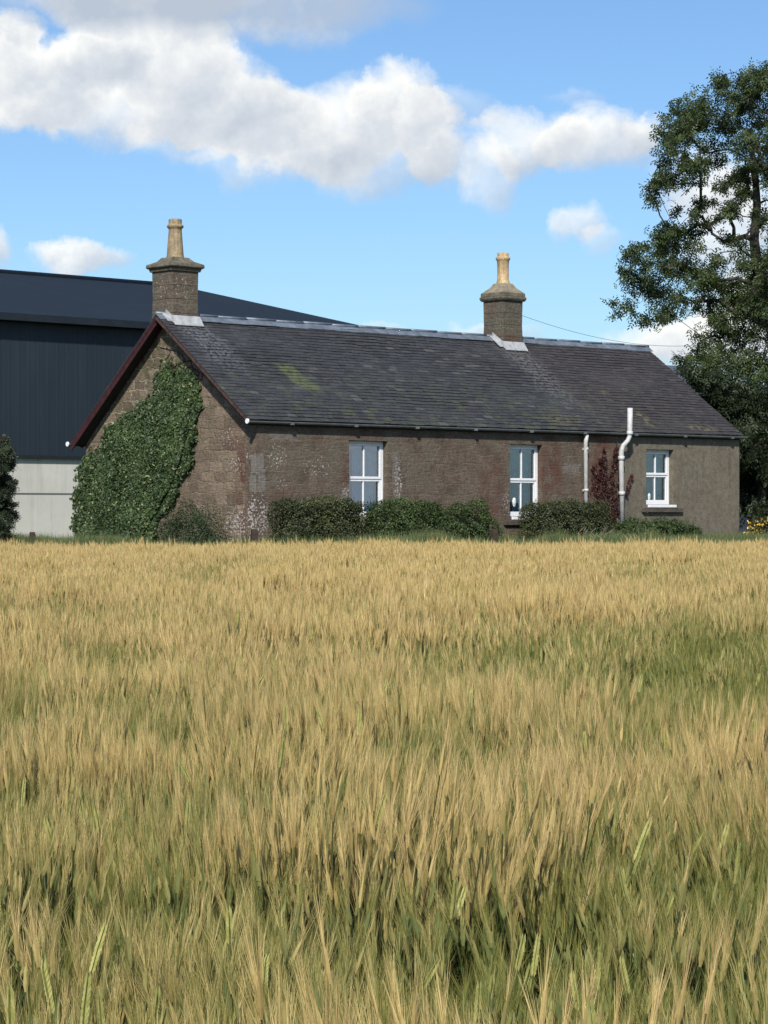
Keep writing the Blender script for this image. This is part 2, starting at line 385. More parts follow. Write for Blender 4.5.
bb = t.math('ADD', bb, t.math('MULTIPLY', t.math('SUBTRACT', n2, .5), .55))
topgrey = t.step(el, .193, .206)    # darker cloud base high in the frame
bb = t.math('SUBTRACT', bb, t.math('MULTIPLY', topgrey, .5))
cc = t.ramp(t.math('ADD', bb, .55), [(.0, (3.4, 3.9, 4.6)), (.42, (4.9, 5.2, 5.6)), (.8, (6.9, 6.95, 6.8))])
skyc = t.mix(1.0, sky.outputs[0], (.58, .735, .90), 'MULTIPLY')
col = t.mix(cm, skyc, cc)
t.put(bg.inputs[0], col); bg.inputs[1].default_value = SKYK
w.cycles.sampling_method = 'MANUAL'; w.cycles.sample_map_resolution = 1024
sl = bpy.data.lights.new('sun', 'SUN'); so = bpy.data.objects.new('sun', sl); COL.objects.link(so)
sl.energy = 4.1; sl.angle = R(2.0); sl.color = (1, .95, .86)
d = Vector((SUN_AZ_VEC.x*math.cos(SUN_EL), SUN_AZ_VEC.y*math.cos(SUN_EL), math.sin(SUN_EL)))
so.rotation_euler = d.to_track_quat('Z', 'Y').to_euler(); so.location = (-20, -30, 60)
scene.view_settings.view_transform = 'Standard'; scene.view_settings.look = 'None'
scene.view_settings.exposure = 0.35; scene.view_settings.gamma = 1

# ------------------------------------------------------------------ ground
GZ = .9
def gz(y):
    if y <= 0: return 0
    if y < 48.4: return .22 * y / 48.4
    if y < 49.6: return .22 + (GZ - .22) * (y - 48.4) / 1.2
    return GZ
def ground_fn(t, b):
    p = t.pos(); s = t.sep(p)
    soil = t.mix(t.noise(p, 3, 6), (.045, .038, .02), (.09, .075, .035))
    gr = t.mix(t.noise(p, 4, 6), (.03, .05, .015), (.07, .10, .03))
    t.put(b.inputs['Normal'], t.bump(t.noise(p, 12, 5), .8, .05))
    return t.mix(t.step(s[1], 48.4, 48.9), soil, gr)
m_ground = mat('field_ground', ground_fn, .95, .1)
g = MB(); ys = [-9000, -50, 0, 8, 16, 24, 32, 40, 48.4, 48.8, 49.2, 49.6, 54, 62, 80, 140, 400, 12000]
xs = [-9000, -200, -40, -20, -8, 0, 8, 20, 40, 200, 9000]
for i in range(len(ys)-1):
    for j in range(len(xs)-1):
        g.face([(xs[j], ys[i], gz(ys[i])), (xs[j+1], ys[i], gz(ys[i])), (xs[j+1], ys[i+1], gz(ys[i+1])), (xs[j], ys[i+1], gz(ys[i+1]))])
g.build('ground', m_ground, kind='structure')

# ------------------------------------------------------------------ cottage
CO = Vector((-2.8667, 51.1642, 0)); CR = R(42.32)
cu = Vector((math.cos(CR), math.sin(CR), 0)); cv = Vector((-math.sin(CR), math.cos(CR), 0))
def C2W(x, y, z=0): p = CO + cu*x + cv*y; return Vector((p.x, p.y, z))
cot = empty('cottage', CO, CR, label='long low brown stone cottage with slate roof and two chimneys behind the barley field', cat='cottage')
X0, X1, Y1 = .2, 16.32, 6.28
ZF, ZB, ZR, YR = 3.69, 3.36, 6.09, 3.18
YF, YBK = -.08, 6.42
def roofz(y): return ZF + (y-YF)*(ZR-ZF)/(YR-YF) if y < YR else ZB + (YBK-y)*(ZR-ZB)/(YBK-YR)
def wall_open(mb, x0, x1, z0, z1, ops, y, th):
    xsn = sorted({x0, x1} | {a for o in ops for a in o[:2]}); zsn = sorted({z0, z1} | {a for o in ops for a in o[2:4]})
    for i in range(len(xsn)-1):
        for j in range(len(zsn)-1):
            a, b, c, e = xsn[i], xsn[i+1], zsn[j], zsn[j+1]; mx, mz = (a+b)/2, (c+e)/2
            if any(o[0] < mx < o[1] and o[2] < mz < o[3] for o in ops): continue
            mb.face([(a, y, c), (b, y, c), (b, y, e), (a, y, e)]); mb.face([(b, y+th, c), (a, y+th, c), (a, y+th, e), (b, y+th, e)])
    for (a, b, c, e) in ops:
        mb.face([(a, y, c), (a, y, e), (a, y+th, e), (a, y+th, c)]); mb.face([(b, y, e), (b, y, c), (b, y+th, c), (b, y+th, e)])
        mb.face([(a, y, e), (b, y, e), (b, y+th, e), (a, y+th, e)]); mb.face([(b, y, c), (a, y, c), (a, y+th, c), (b, y+th, c)])
    mb.face([(x0, y+th, z0), (x0, y, z0), (x0, y, z1), (x0, y+th, z1)]); mb.face([(x1, y, z0), (x1, y+th, z0), (x1, y+th, z1), (x1, y, z1)])
    mb.face([(x0, y, z1), (x1, y, z1), (x1, y+th, z1), (x0, y+th, z1)])
WINS = [(2.83, 3.99, 1.60, 3.30), (7.88, 8.98, 1.60, 3.31), (12.70, 13.74, 1.89, 3.27)]
mb = MB(); wall_open(mb, X0, X1, GZ-.5, 3.68, WINS, 0, .4); mb.build('wall', m_front, cot, label='long front wall of brown rubble, rendered grey at its right end')
def gable(x, th):
    m = MB()
    prof = [(.4, GZ-.5), (Y1, GZ-.5), (Y1, roofz(Y1)-.05), (YR, ZR-.05), (.4, roofz(.4)-.05)]
    a = [(x, y, z) for y, z in prof]; b = [(x+th, y, z) for y, z in prof]
    m.face(list(reversed(a))); m.face(b)
    for i in range(5):
        j = (i+1) % 5; m.face([a[i], a[j], b[j], b[i]])
    return m
gable(X0, .4).build('gable_wall', m_gable, cot, label='left gable wall of coursed stone')
gable(X1-.4, .4).build('gable_wall', m_front, cot)
mb = MB(); mb.box(X0+.4, X1-.4, Y1-.4, Y1, GZ-.5, 3.35); mb.build('rear_wall', m_front, cot)
mb = MB(); mb.box(X0, X0+.4, 0, .4, 3.72, 3.75); 
# roof body + slates
roof = MB()
p = [(YF+.03, ZF-.07), (YR, ZR-.06), (YBK-.03, ZB-.07), (YBK-.1, ZB-.1), (YR, ZR-.12), (YF+.1, ZF-.10)]
RX0, RX1 = -.10, 16.36
a = [(RX0+.03, y, z) for y, z in p]; b = [(RX1-.03, y, z) for y, z in p]
for i in range(6):
    j = (i+1) % 6; roof.face([a[i], a[j], b[j], b[i]])
roof.face(a); roof.face(list(reversed(b)))
rf = roof.build('roof', m_under, cot)
def slates(y0, z0, y1, z1, name):
    m = MB(); n = 33; L = math.hypot(y1-y0, z1-z0); dy, dz = (y1-y0)/L, (z1-z0)/L
    ny, nz = -dz*(1 if dy > 0 else -1), abs(dy)
    # normal pointing up/out
    for k in range(n):
        step = L / n; s0 = k*step - (.03 if k == 0 else 0); s1 = s0 + step*1.35
        if k == n-1: s1 = L
        ww = .26; x = RX0 - (ww*.5 if k % 2 else 0); sag = .015*math.sin(k*1.7)
        while x < RX1 - 1e-6:
            wj = ww*random.uniform(.85, 1.15); xa, xb = max(x, RX0), min(x+wj, RX1); x += wj
            if xb - xa < .04: continue
            sj = s0 + random.uniform(-.012, .012); th = .012
            if random.random() < .012: sj -= .04
            lo = .018 + random.uniform(0, .008) + .02*math.sin(xa*.8)*math.sin(k*.35); hi = .004 + .02*math.sin(xa*.8)*math.sin(k*.35)
            def P(x_, s_, h_): return (x_, y0+dy*s_+ny*h_, z0+dz*s_+nz*h_)
            xa2, xb2 = xa+.003, xb-.003
            m.hexa([P(xa2, sj, lo-th), P(xb2, sj, lo-th), P(xb2, s1, hi-th), P(xa2, s1, hi-th), P(xa2, sj, lo), P(xb2, sj, lo), P(xb2, s1, hi), P(xa2, s1, hi)])
    return m.build(name, m_slate, rf)
slates(YF, ZF, YR, ZR, 'slates'); slates(YBK, ZB, YR, ZR, 'slates')
mb = MB()                                           # ridge sheets with overlaps
x = RX0
def ridge_seg(m, xa, xb, lift):
    for sgn, zz in ((-1, (ZR-ZF)/(YR-YF)), (1, (ZR-ZB)/(YBK-YR))):
        wv = .17
        P = [(xa, YR+sgn*wv, ZR-wv*zz+.045+lift), (xb, YR+sgn*wv, ZR-wv*zz+.045+lift), (xb, YR, ZR+.05+lift), (xa, YR, ZR+.05+lift)]
        Q = [(q[0], q[1], q[2]-.012) for q in P]; m.hexa(Q + P)
    m.tube([(xa, YR, ZR+.055+lift), (xb, YR, ZR+.055+lift)], [.035, .035], 8)
k = 0
while x < RX1:
    xb = min(x + .86, RX1); ridge_seg(mb, x, xb+.03, .008*(k % 2)+random.uniform(0, .004)); x = xb; k += 1
mb.build('ridge_capping', m_ridge, rf)
# bargeboards on the left gable
mb = MB()
def barge(m, ya, za, yb, zb, x, h=.20):
    m.hexa([(x-.03, ya, za-h), (x, ya, za-h), (x, ya, za), (x-.03, ya, za), (x-.03, yb, zb-h), (x, yb, zb-h), (x, yb, zb), (x-.03, yb, zb)])
barge(mb, YF-.02, ZF-.04, YR, ZR-.03, RX0+.02, .06); mb.build('bargeboard', m_barge2, cot, label='thin weathered brown verge board')
mb = MB(); barge(mb, YBK+.02, ZB-.02, YR, ZR-.02, RX0+.02, .21); mb.build('bargeboard', m_barge, cot)
mb = MB(); mb.hexa([(RX0-.01, YBK, ZB-.02), (X0, YBK, ZB-.16), (X0, YBK, ZB-.12), (RX0-.01, YBK, ZB), (RX0-.01, YR, ZR-.14), (X0, YR, ZR-.14), (X0, YR, ZR-.11), (RX0-.01, YR, ZR-.11)]); mb.build('soffit', m_barge, cot)
mb = MB(); mb.box(RX0+.05, RX1-.1, -.05, -.002, 3.57, 3.65); mb.build('fascia', m_fascia, cot)
def gutter(yc, zc, name):
    m = MB(); seg = 8; n = len(m.v); rr = .058
    pr = [(yc + rr*math.cos(math.pi + math.pi*i/seg), zc + rr*math.sin(math.pi + math.pi*i/seg)) for i in range(seg+1)]
    pr2 = [(yc + (rr-.008)*math.cos(math.pi + math.pi*i/seg), zc + (rr-.008)*math.sin(math.pi + math.pi*i/seg)) for i in range(seg+1)]
    xa, xb = RX0-.06, RX1+.08
    ring = pr + pr2[::-1]; A = [(xa, *q) for q in ring]; B = [(xb, *q) for q in ring]
    for i in range(len(ring)):
        j = (i+1) % len(ring); m.face([A[i], A[j], B[j], B[i]])
    o = m.build(name, m_gutter, cot)
    e = MB(); e.tube([(xa-.02, yc, zc-.01), (xa+.01, yc, zc-.01)], [.056, .056], 12); e.build('end_cap', m_whitecap, o, label='white round gutter end cap')
    for i in range(9):
        q = MB(); xx = 1 + i*1.85; q.box(xx, xx+.09, yc-.064, yc+.064, zc-.066, zc-.015)
        q.build('gutter_joint', m_gutter, o)
    return o
gutter(-.13, 3.655, 'gutter'); gutter(6.50, 3.30, 'gutter')

# chimneys
def chimney(x0, x1, y0, y1, ztop, kind, potr, pottop, pm, lbl):
    cx, cy = (x0+x1)/2, (y0+y1)/2; hx, hy = (x1-x0)/2, (y1-y0)/2
    s = MB(); nz = 7; zs = [4.9 + (ztop-4.9)*i/nz for i in range(nz+1)]
    for i in range(nz):
        j1, j2 = (.006*math.sin(i*2.1), .006*math.sin((i+1)*2.1)); s.frustum(cx, cy, hx+j1, hy+j1, zs[i], hx+j2, hy+j2, zs[i+1])
    st = s.build('chimney', m_chim, cot, bevel=.012, label=lbl)
    c = MB()
    if kind == 0:
        c.frustum(cx, cy, hx+.04, hy+.04, ztop, hx+.06, hy+.06, ztop+.07); c.frustum(cx, cy, hx+.08, hy+.08, ztop+.072, hx+.11, hy+.11, ztop+.10)
        c.frustum(cx, cy, hx+.11, hy+.11, ztop+.101, hx+.10, hy+.10, ztop+.17); zf = ztop+.17
        fl = [(hx+.09, .0), (.30, .07), (.22, .16)]
    else:
        c.frustum(cx, cy, hx+.04, hy+.04, ztop, hx+.075, hy+.075, ztop+.05); c.frustum(cx, cy, hx+.075, hy+.075, ztop+.052, hx+.075, hy+.075, ztop+.11)
        c.frustum(cx, cy, hx+.055, hy+.055, ztop+.111, hx+.05, hy+.05, ztop+.21); zf = ztop+.21
        fl = [(hx+.04, .0), (.24, .14), (.17, .25)]
    c.build('cap', m_cap, st, bevel=.012)
    f = MB()
    for i in range(2): f.frustum(cx, cy, fl[i][0], fl[i][0]*hy/hx if i == 0 else fl[i][0], zf+fl[i][1]+.001, fl[i+1][0], fl[i+1][0], zf+fl[i+1][1])
    f.build('flaunching', m_flaunch if kind else m_cap, st)
    pz = zf + fl[2][1] - .03; H = pottop - pz; r = potr
    if kind == 0: prof = [(r*1.12, pz), (r*1.02, pz+H*.12), (r*.80, pz+H*.72), (r*.80, pz+H*.76), (r*1.0, pz+H*.79), (r*1.03, pz+H*.83), (r*.98, pz+H*.85), (r*.80, pz+H*.88), (r*.82, pz+H*.97), (r*.76, pottop), (r*.62, pottop), (r*.60, pottop-.2)]
    else: prof = [(r*1.05, pz), (r*1.05, pz+H*.08), (r*.97, pz+H*.10), (r*.97, pz+H*.14), (r*.90, pz+H*.16), (r*.90, pz+H*.68), (r*.95, pz+H*.70), (r*.95, pz+H*.76), (r*1.12, pz+H*.79), (r*1.12, pz+H*.85), (r*.98, pz+H*.87), (r*.86, pz+H*.90), (r*.92, pottop-.01), (r*.84, pottop), (r*.66, pottop), (r*.64, pottop-.2)]
    q = MB(); q.lathe(cx, cy, prof, 28); q.build('chimney_pot', pm, st)
    # flashing: apron on the front, stepped strip on the left face
    a = MB(); yl = y0; zl = roofz(yl); sl = (ZR-ZF)/(YR-YF)
    a.hexa([(x0-.03, yl-.15, zl-.15*sl+.05), (x1+.05, yl-.15, zl-.15*sl+.05), (x1+.04, yl-.012, zl+.04), (x0-.03, yl-.012, zl+.04),
            (x0-.03, yl-.15, zl-.15*sl+.065), (x1+.05, yl-.15, zl-.15*sl+.065), (x1+.04, yl-.012, zl+.17), (x0-.03, yl-.012, zl+.17)])
    a.hexa([(x0-.035, yl-.02, zl-.02), (x0-.015, yl-.02, zl-.02), (x0-.015, YR, ZR+.02), (x0-.035, YR, ZR+.02),
            (x0-.035, yl-.02, zl+.16), (x0-.015, yl-.02, zl+.16), (x0-.015, YR, ZR+.15), (x0-.035, YR, ZR+.15)])
    a.hexa([(x0-.16, yl-.05, zl+.02), (x0-.01, yl-.05, zl+.02), (x0-.01, YR-.05, ZR+.03), (x0-.16, YR-.05, ZR+.03),
            (x0-.16, yl-.05, zl+.045), (x0-.01, yl-.05, zl+.05), (x0-.01, YR-.05, ZR+.06), (x0-.16, YR-.05, ZR+.055)])
    a.build('flashing', m_lead, st)
    return st
chimney(.205, .93, 2.97, 3.72, 7.10, 0, .185, 8.30, m_pot1, 'chimney on the left gable with dark weathered pot')
chimney(10.50, 11.20, 2.83, 3.53, 7.03, 1, .165, 8.27, m_pot2, 'chimney in the middle of the ridge with pale buff pot')

# windows
def window(a, b, z0, z1, idx):
    y = .15; fw = .06; m = MB(); zm = z0 + (z1-z0)*(.50 if idx < 2 else .54); sb = .10
    d0, d1 = y, y+.06
    m.box(a+.002, a+fw, d0, d1, z0+.002, z1-.002); m.box(b-fw, b-.002, d0, d1, z0+.002, z1-.002)
    m.box(a+fw, b-fw, d0, d1, z1-fw, z1-.002); m.box(a+fw, b-fw, d0, d1, z0+.002, z0+fw)
    o = m.build('window', m_white, cot, bevel=.006)
    for (s0, s1, yy) in ((zm, z1-fw-.002, .012), (z0+fw+.002, zm-.002, .03)):
        q = MB(); e = .05; u0, u1 = a+fw+.002, b-fw-.002
        q.box(u0, u0+e, y+yy-.02, y+yy+.02, s0, s1); q.box(u1-e, u1, y+yy-.02, y+yy+.02, s0, s1)
        q.box(u0+e, u1-e, y+yy-.02, y+yy+.02, s1-e, s1); q.box(u0+e, u1-e, y+yy-.02, y+yy+.02, s0, s0+e*1.1)
        q.box((u0+u1)/2-.016, (u0+u1)/2+.016, y+yy-.014, y+yy+.016, s0+e*1.1, s1-e)
        q.build('sash', m_white, o, bevel=.004)
        q = MB(); q.face([(u0+e, y+yy+.018, s0+e), (u1-e, y+yy+.018, s0+e), (u1-e, y+yy+.018, s1-e), (u0+e, y+yy+.018, s1-e)]); q.build('pane', m_glass, o)
    if idx < 3:
        q = MB(); q.box(a+.06, b+.06, -.05, .15, z0-.07, z0-.003); q.build('sill', m_white if idx != 9 else m_sillst, o, bevel=.008)
    # curtains: pleated cloth behind the glass
    def curt(xa, xb, za, zb, yy=.33):
        n = 26; c = MB()
        for i in range(n):
            t0, t1 = i/n, (i+1)/n
            p0, p1 = yy+.028*math.sin(t0*22+idx), yy+.028*math.sin(t1*22+idx)
            c.face([(xa+(xb-xa)*t0, p0, za), (xa+(xb-xa)*t1, p1, za), (xa+(xb-xa)*t1, p1, zb), (xa+(xb-xa)*t0, p0, zb)], smooth=True)
        c.build('curtain', m_curtain, o)
    w_ = b-a
    curt(a+w_*.34, a+w_*.58, z0+.03, z1-.02, .34); curt(a+w_*.68, b+.10, z0+.03, z1-.02, .36)
    c = MB()            # bowed pelmet across the top
    for i in range(10):
        t0, t1 = i/10, (i+1)/10
        h0, h1 = .10+.09*(2*t0-1)**2, .10+.09*(2*t1-1)**2
        c.face([(a+w_*t0, .26, z1-fw-h0), (a+w_*t1, .26, z1-fw-h1), (a+w_*t1, .26, z1), (a+w_*t0, .26, z1)])
    c.build('pelmet', m_white, o)
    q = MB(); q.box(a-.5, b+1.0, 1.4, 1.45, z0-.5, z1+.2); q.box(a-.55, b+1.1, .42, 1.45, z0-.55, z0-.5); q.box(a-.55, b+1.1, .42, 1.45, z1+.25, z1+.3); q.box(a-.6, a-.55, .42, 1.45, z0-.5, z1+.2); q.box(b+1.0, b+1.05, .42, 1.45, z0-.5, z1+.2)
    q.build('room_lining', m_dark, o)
    if idx >= 1:        # ornament on the inner ledge
        q = MB(); ox = a+.2*w_+.13; q.lathe(ox, .25, [(.05, z0+.1), (.07, z0+.14), (.075, z0+.24), (.05, z0+.3), (.03, z0+.32)] if idx == 2 else [(.03, z0+.06), (.03, z0+.2), (.07, z0+.26), (.085, z0+.36), (.07, z0+.44), (.02, z0+.47)], 12); q.build('ornament', m_ball, o)
    return o
for i, (a, b, c, e) in enumerate(WINS): window(a, b, c, e, i)
mb = MB(); mb.box(12.52, 14.02, -.085, -.003, 1.70, 1.80); mb.box(12.60, 13.9, -.03, -.0025, 1.80, 1.815); mb.build('stone_sill', m_sillst, cot, bevel=.01)
mb = MB(); mb.box(7.66, 9.2, -.07, -.003, 1.40, 1.52); mb.build('stone_sill', m_sillst, cot, bevel=.01)
mb = MB(); mb.box(2.65, 4.2, -.07, -.003, 1.40, 1.52); mb.build('stone_sill', m_sillst, cot, bevel=.01)
# pipes
mb = MB(); mb.tube([(10.5, -.2, 3.56), (10.5, -.19, 3.5), (10.5, -.075, 3.38) , (10.5, -.075, GZ)], [.045]*4, 12)
mb.v = []; mb.f = []; mb.r = []; mb.sm = []
mb.tube([(10.38, -.14, 3.57), (10.40, -.09, 3.40), (10.42, -.09, GZ-.02)], [.05]*3, 14); dp = mb.build('downpipe', m_pipe, cot, label='straight grey downpipe between the second window and the red creeper')
for z in (3.2, 2.2): mb = MB(); mb.tube([(10.415, -.09, z), (10.415, -.09, z+.07)], [.058, .058], 14); mb.box(10.38, 10.46, -.04, -.001, z+.01, z+.06); mb.build('bracket', m_pipe, dp)
mb = MB(); mb.tube([(11.64, -.16, GZ+.45), (11.60, -.16, 3.02), (11.60, -.17, 3.22), (11.63, -.20, 3.34), (11.73, -.26, 3.46), (11.77, -.28, 3.56), (11.78, -.28, 3.72), (11.79, -.28, 4.26)], [.062, .062, .06, .056, .056, .056, .064, .066], 16)
vp = mb.build('vent_pipe', m_pipe, cot, label='thick grey vent pipe that bends out past the gutter and stands above the eaves')
for (x, y, z, h, r) in ((11.605, -.16, 2.98, .10, .08), (11.62, -.16, 2.12, .09, .08), (11.78, -.28, 3.60, .09, .078)):
    mb = MB(); mb.tube([(x, y, z), (x, y, z+h)], [r, r], 16); mb.build('pipe_collar', m_pipe, vp)

# ------------------------------------------------------------------ barn
def sheet_fn(c1, c2, per, ax):
    def fn(t, b):
        o = t.obj(); s = t.sep(o)
        wv = t.math('SINE', t.math('MULTIPLY', s[ax], 2*math.pi/per))
        rib = t.step(wv, .55, .95)
        c = t.mix(t.noise(o, .35, 4), c1, c2)
        c = t.mix(t.math('MULTIPLY', t.step(t.noise(t.comb(t.math('MULTIPLY', s[0], 3.0), 0.0, t.math('MULTIPLY', s[2], .25)), 1.0, 4), .45, .8), .35), c, tuple(x*1.6 for x in c2))
        pan = t.math('FRACT', t.math('DIVIDE', s[ax], 1.0))
        c = t.mix(t.math('MULTIPLY', t.step(pan, .06, .0), .25), c, tuple(x*.4 for x in c1))
        t.put(b.inputs['Normal'], t.bump(rib, .18, .03)); return c
    return fn
m_barnwall = mat('navy_cladding', sheet_fn((.0145, .0225, .032), (.020, .030, .041), .333, 0), .55, .35)
m_barnroof = mat('slate_blue_roof_sheet', sheet_fn((.011, .018, .028), (.016, .025, .037), .333, 0), .8, .12)
def conc_fn(t, b):
    o = t.obj(); s = t.sep(o)
    c = t.mix(t.noise(o, .6, 6, .7), (.40, .40, .36), (.62, .61, .56))
    run = t.noise(t.comb(t.math('MULTIPLY', s[0], 3.0), 0.0, t.math('MULTIPLY', s[2], .35)), 1.0, 5, .6)
    c = t.mix(t.math('MULTIPLY', t.step(run, .45, .75), .5), c, (.24, .24, .21))
    c = t.mix(t.math('MULTIPLY', t.step(t.noise(o, 2.2, 5, .7), .62, .72), .5), c, (.16, .16, .14))
    c = t.mix(t.step(t.math('ABSOLUTE', t.math('SUBTRACT', s[2], 2.22)), .035, .02), c, (.10, .11, .11))
    return c
m_conc = mat('concrete_panels', conc_fn, .9, .2)
m_bgut = plain('dark_barn_gutter', (.014, .019, .026), .2, 3, .5, .3, bump=0)
BK = Vector((1.09, 79.0, 0)); BL = 48.0; BS = 25.6; BE = 1.75+5.5; BR_ = 1.75+8.12
barn = empty('barn', BK, CR, label='big dark navy steel barn on a pale concrete base wall behind the cottage', cat='barn')
h = MB(); h.box(-BL, 0, 0, .18, 1.75+1.55, BE); h.build('wall', m_barnwall, barn)
h = MB(); h.box(-BL, -.06, .10, .24, GZ-.3, 1.75+1.548); h.build('concrete_wall', m_conc, barn)
m_barnend = mat('navy_cladding_end', sheet_fn((.0145, .0225, .032), (.020, .030, .041), .333, 1), .55, .35)
for x in (-.08, -BL):
    h = MB(); pr = [(0.181, GZ-.3), (BS-.01, GZ-.3), (BS-.01, BE), (BS/2, BR_-.15), (.181, BE)]
    a = [(x, *q) for q in pr]; b = [(x+.08, *q) for q in pr]; h.face(list(reversed(a))); h.face(b)
    for i in range(5): h.face([a[i], a[(i+1) % 5], b[(i+1) % 5], b[i]])
    h.build('end_wall', m_barnend, barn)
h = MB(); h.box(-BL, 0, BS, BS+.18, GZ-.3, BE); h.build('rear_wall', m_barnwall, barn)
h = MB()
for sg in (0, 1):
    ya, yb = (-.25, BS/2) if sg == 0 else (BS+.43, BS/2)
    za = BE - .02
    P = [(-BL-.2, ya, za), (.25, ya, za), (.25, yb, BR_), (-BL-.2, yb, BR_)]; Q = [(q[0], q[1], q[2]+.12) for q in P]
    h.hexa(P+Q)
h.build('roof', m_barnroof, barn)
h = MB(); h.tube([(-BL-.2, BS/2, BR_+.1), (.25, BS/2, BR_+.1)], [.14, .14], 8); h.build('ridge_capping', m_barnroof, barn)
h = MB(); h.box(-BL-.2, .25, -.42, -.26, BE-.12, BE+.06); h.build('gutter', m_bgut, barn)
h = MB(); h.box(-BL, 0, -.03, -.003, 1.75+1.50, 1.75+1.58); h.build('drip_flashing', m_bgut, barn)

# small distant farm building on the right
sh = empty('outbuilding', W(668, 510, 84).xy.to_3d(), CR, label='distant grey roofed farm building glimpsed between the cottage roof and the tree', cat='outbuilding')
m_shroof = plain('grey_blue_slate', (.08, .095, .12), .3, 2, .7, .3, bump=.3)
m_shwall = plain('grey_render', (.2, .19, .18), .3, 2, .9, .2)
zr_, ze_ = 1.75+5.25, 1.75+3.0
h = MB(); pr = [(0, GZ-.2), (6, GZ-.2), (6, ze_), (3, zr_-.1), (0, ze_)]
a = [(-6, *q) for q in pr]; b = [(6, *q) for q in pr]; h.face(list(reversed(a))); h.face(b)
for i in range(5): h.face([a[i], a[(i+1) % 5], b[(i+1) % 5], b[i]])
h.build('wall', m_shwall, sh)
h = MB(); h.hexa([(-6.2, -.3, ze_-.15), (6.2, -.3, ze_-.15), (6.2, 3, zr_-.05), (-6.2, 3, zr_-.05), (-6.2, -.3, ze_), (6.2, -.3, ze_), (6.2, 3, zr_+.1), (-6.2, 3, zr_+.1)])
h.hexa([(-6.2, 3, zr_-.05), (6.2, 3, zr_-.05), (6.2, 6.3, ze_-.15), (-6.2, 6.3, ze_-.15), (-6.2, 3, zr_+.1), (6.2, 3, zr_+.1), (6.2, 6.3, ze_), (-6.2, 6.3, ze_)])
h.build('roof', m_shroof, sh)

# overhead wire from the middle chimney to beyond the tree
a = C2W(11.0, 3.5, 6.95); b = W(790, 322, 88); pts = []
for i in range(25):
    u_ = i/24; p = a.lerp(b, u_); p.z -= 4*u_*(1-u_)*.95; pts.append(p)
m_wire = plain('black_cable', (.05, .055, .06), .1, 3, .6, bump=0)
mb = MB(); mb.tube(pts, [.006]*25, 4); mb.build('overhead_cable', m_wire, label='thin sagging cable running right from the middle chimney towards the tall tree', cat='cable')

# ------------------------------------------------------------------ foliage
def leaves(centers, size, aspect, nrm_bias=None, jitter=1.0):
    """centers (n,3) -> folded diamond leaves: (V, F, rnd)"""
    n = len(centers); th = rng.uniform(0, 2*np.pi, n); 
    d = rng.normal(size=(n, 3)); d /= np.linalg.norm(d, axis=1)[:, None]
    if nrm_bias is not None:
        nn = nrm_bias + jitter*rng.normal(size=(n, 3))*.6; nn /= np.linalg.norm(nn, axis=1)[:, None]
    else:
        nn = rng.normal(size=(n, 3)); nn[:, 2] = np.abs(nn[:, 2])+.4; nn /= np.linalg.norm(nn, axis=1)[:, None]
    a = np.cross(nn, d); a /= np.linalg.norm(a, axis=1)[:, None]+1e-9; b = np.cross(nn, a)
    L = (size*rng.uniform(.65, 1.3, n))[:, None]; Wd = L*aspect
    V = np.stack([centers - a*L*.5, centers + b*Wd*.5 + nn*L*.08, centers + a*L*.5, centers - b*Wd*.5 + nn*L*.08], 1).reshape(-1, 3)
    Fc = np.arange(4*n).reshape(n, 4)
    return V, Fc, rng.random(n)

def sprigs(pts, size, nleaf=7, aspect=.38):
    """pinnate sprays at pts: returns leaf centres-based mesh"""
    n = len(pts); ax = rng.normal(size=(n, 3)); ax[:, 2] -= .25; ax /= np.linalg.norm(ax, axis=1)[:, None]
    up = rng.normal(size=(n, 3)); up[:, 2] += 1.2
    sd = np.cross(ax, up); sd /= np.linalg.norm(sd, axis=1)[:, None]+1e-9
    Vs = []; rn = []
    base = rng.random(n)
    for k in range(nleaf):
        side = (-1 if k % 2 else 1); tt = (k//2+.5)/(nleaf/2)
        if k == nleaf-1: side = 0
        root = pts + ax*size*2.2*(tt-.5)
        d = ax*.55 + sd*side*.85; 
        if side == 0: d = ax
        d = d + rng.normal(size=(n, 3))*.18; d /= np.linalg.norm(d, axis=1)[:, None]
        tip = root + d*size; mid = root + d*size*.45
        w = np.cross(d, np.cross(sd, ax)); w /= np.linalg.norm(w, axis=1)[:, None]+1e-9
        droop = np.zeros_like(pts); droop[:, 2] = -.12*size
        Vs.append(np.stack([root, mid+w*size*aspect*.5, tip+droop, mid-w*size*aspect*.5], 1)); rn.append(np.clip(base+rng.normal(size=n)*.15, 0, 1))
    V = np.stack(Vs, 1).reshape(-1, 3); Fc = np.arange(len(V)).reshape(-1, 4)
    return V, Fc, np.stack(rn, 1).ravel()

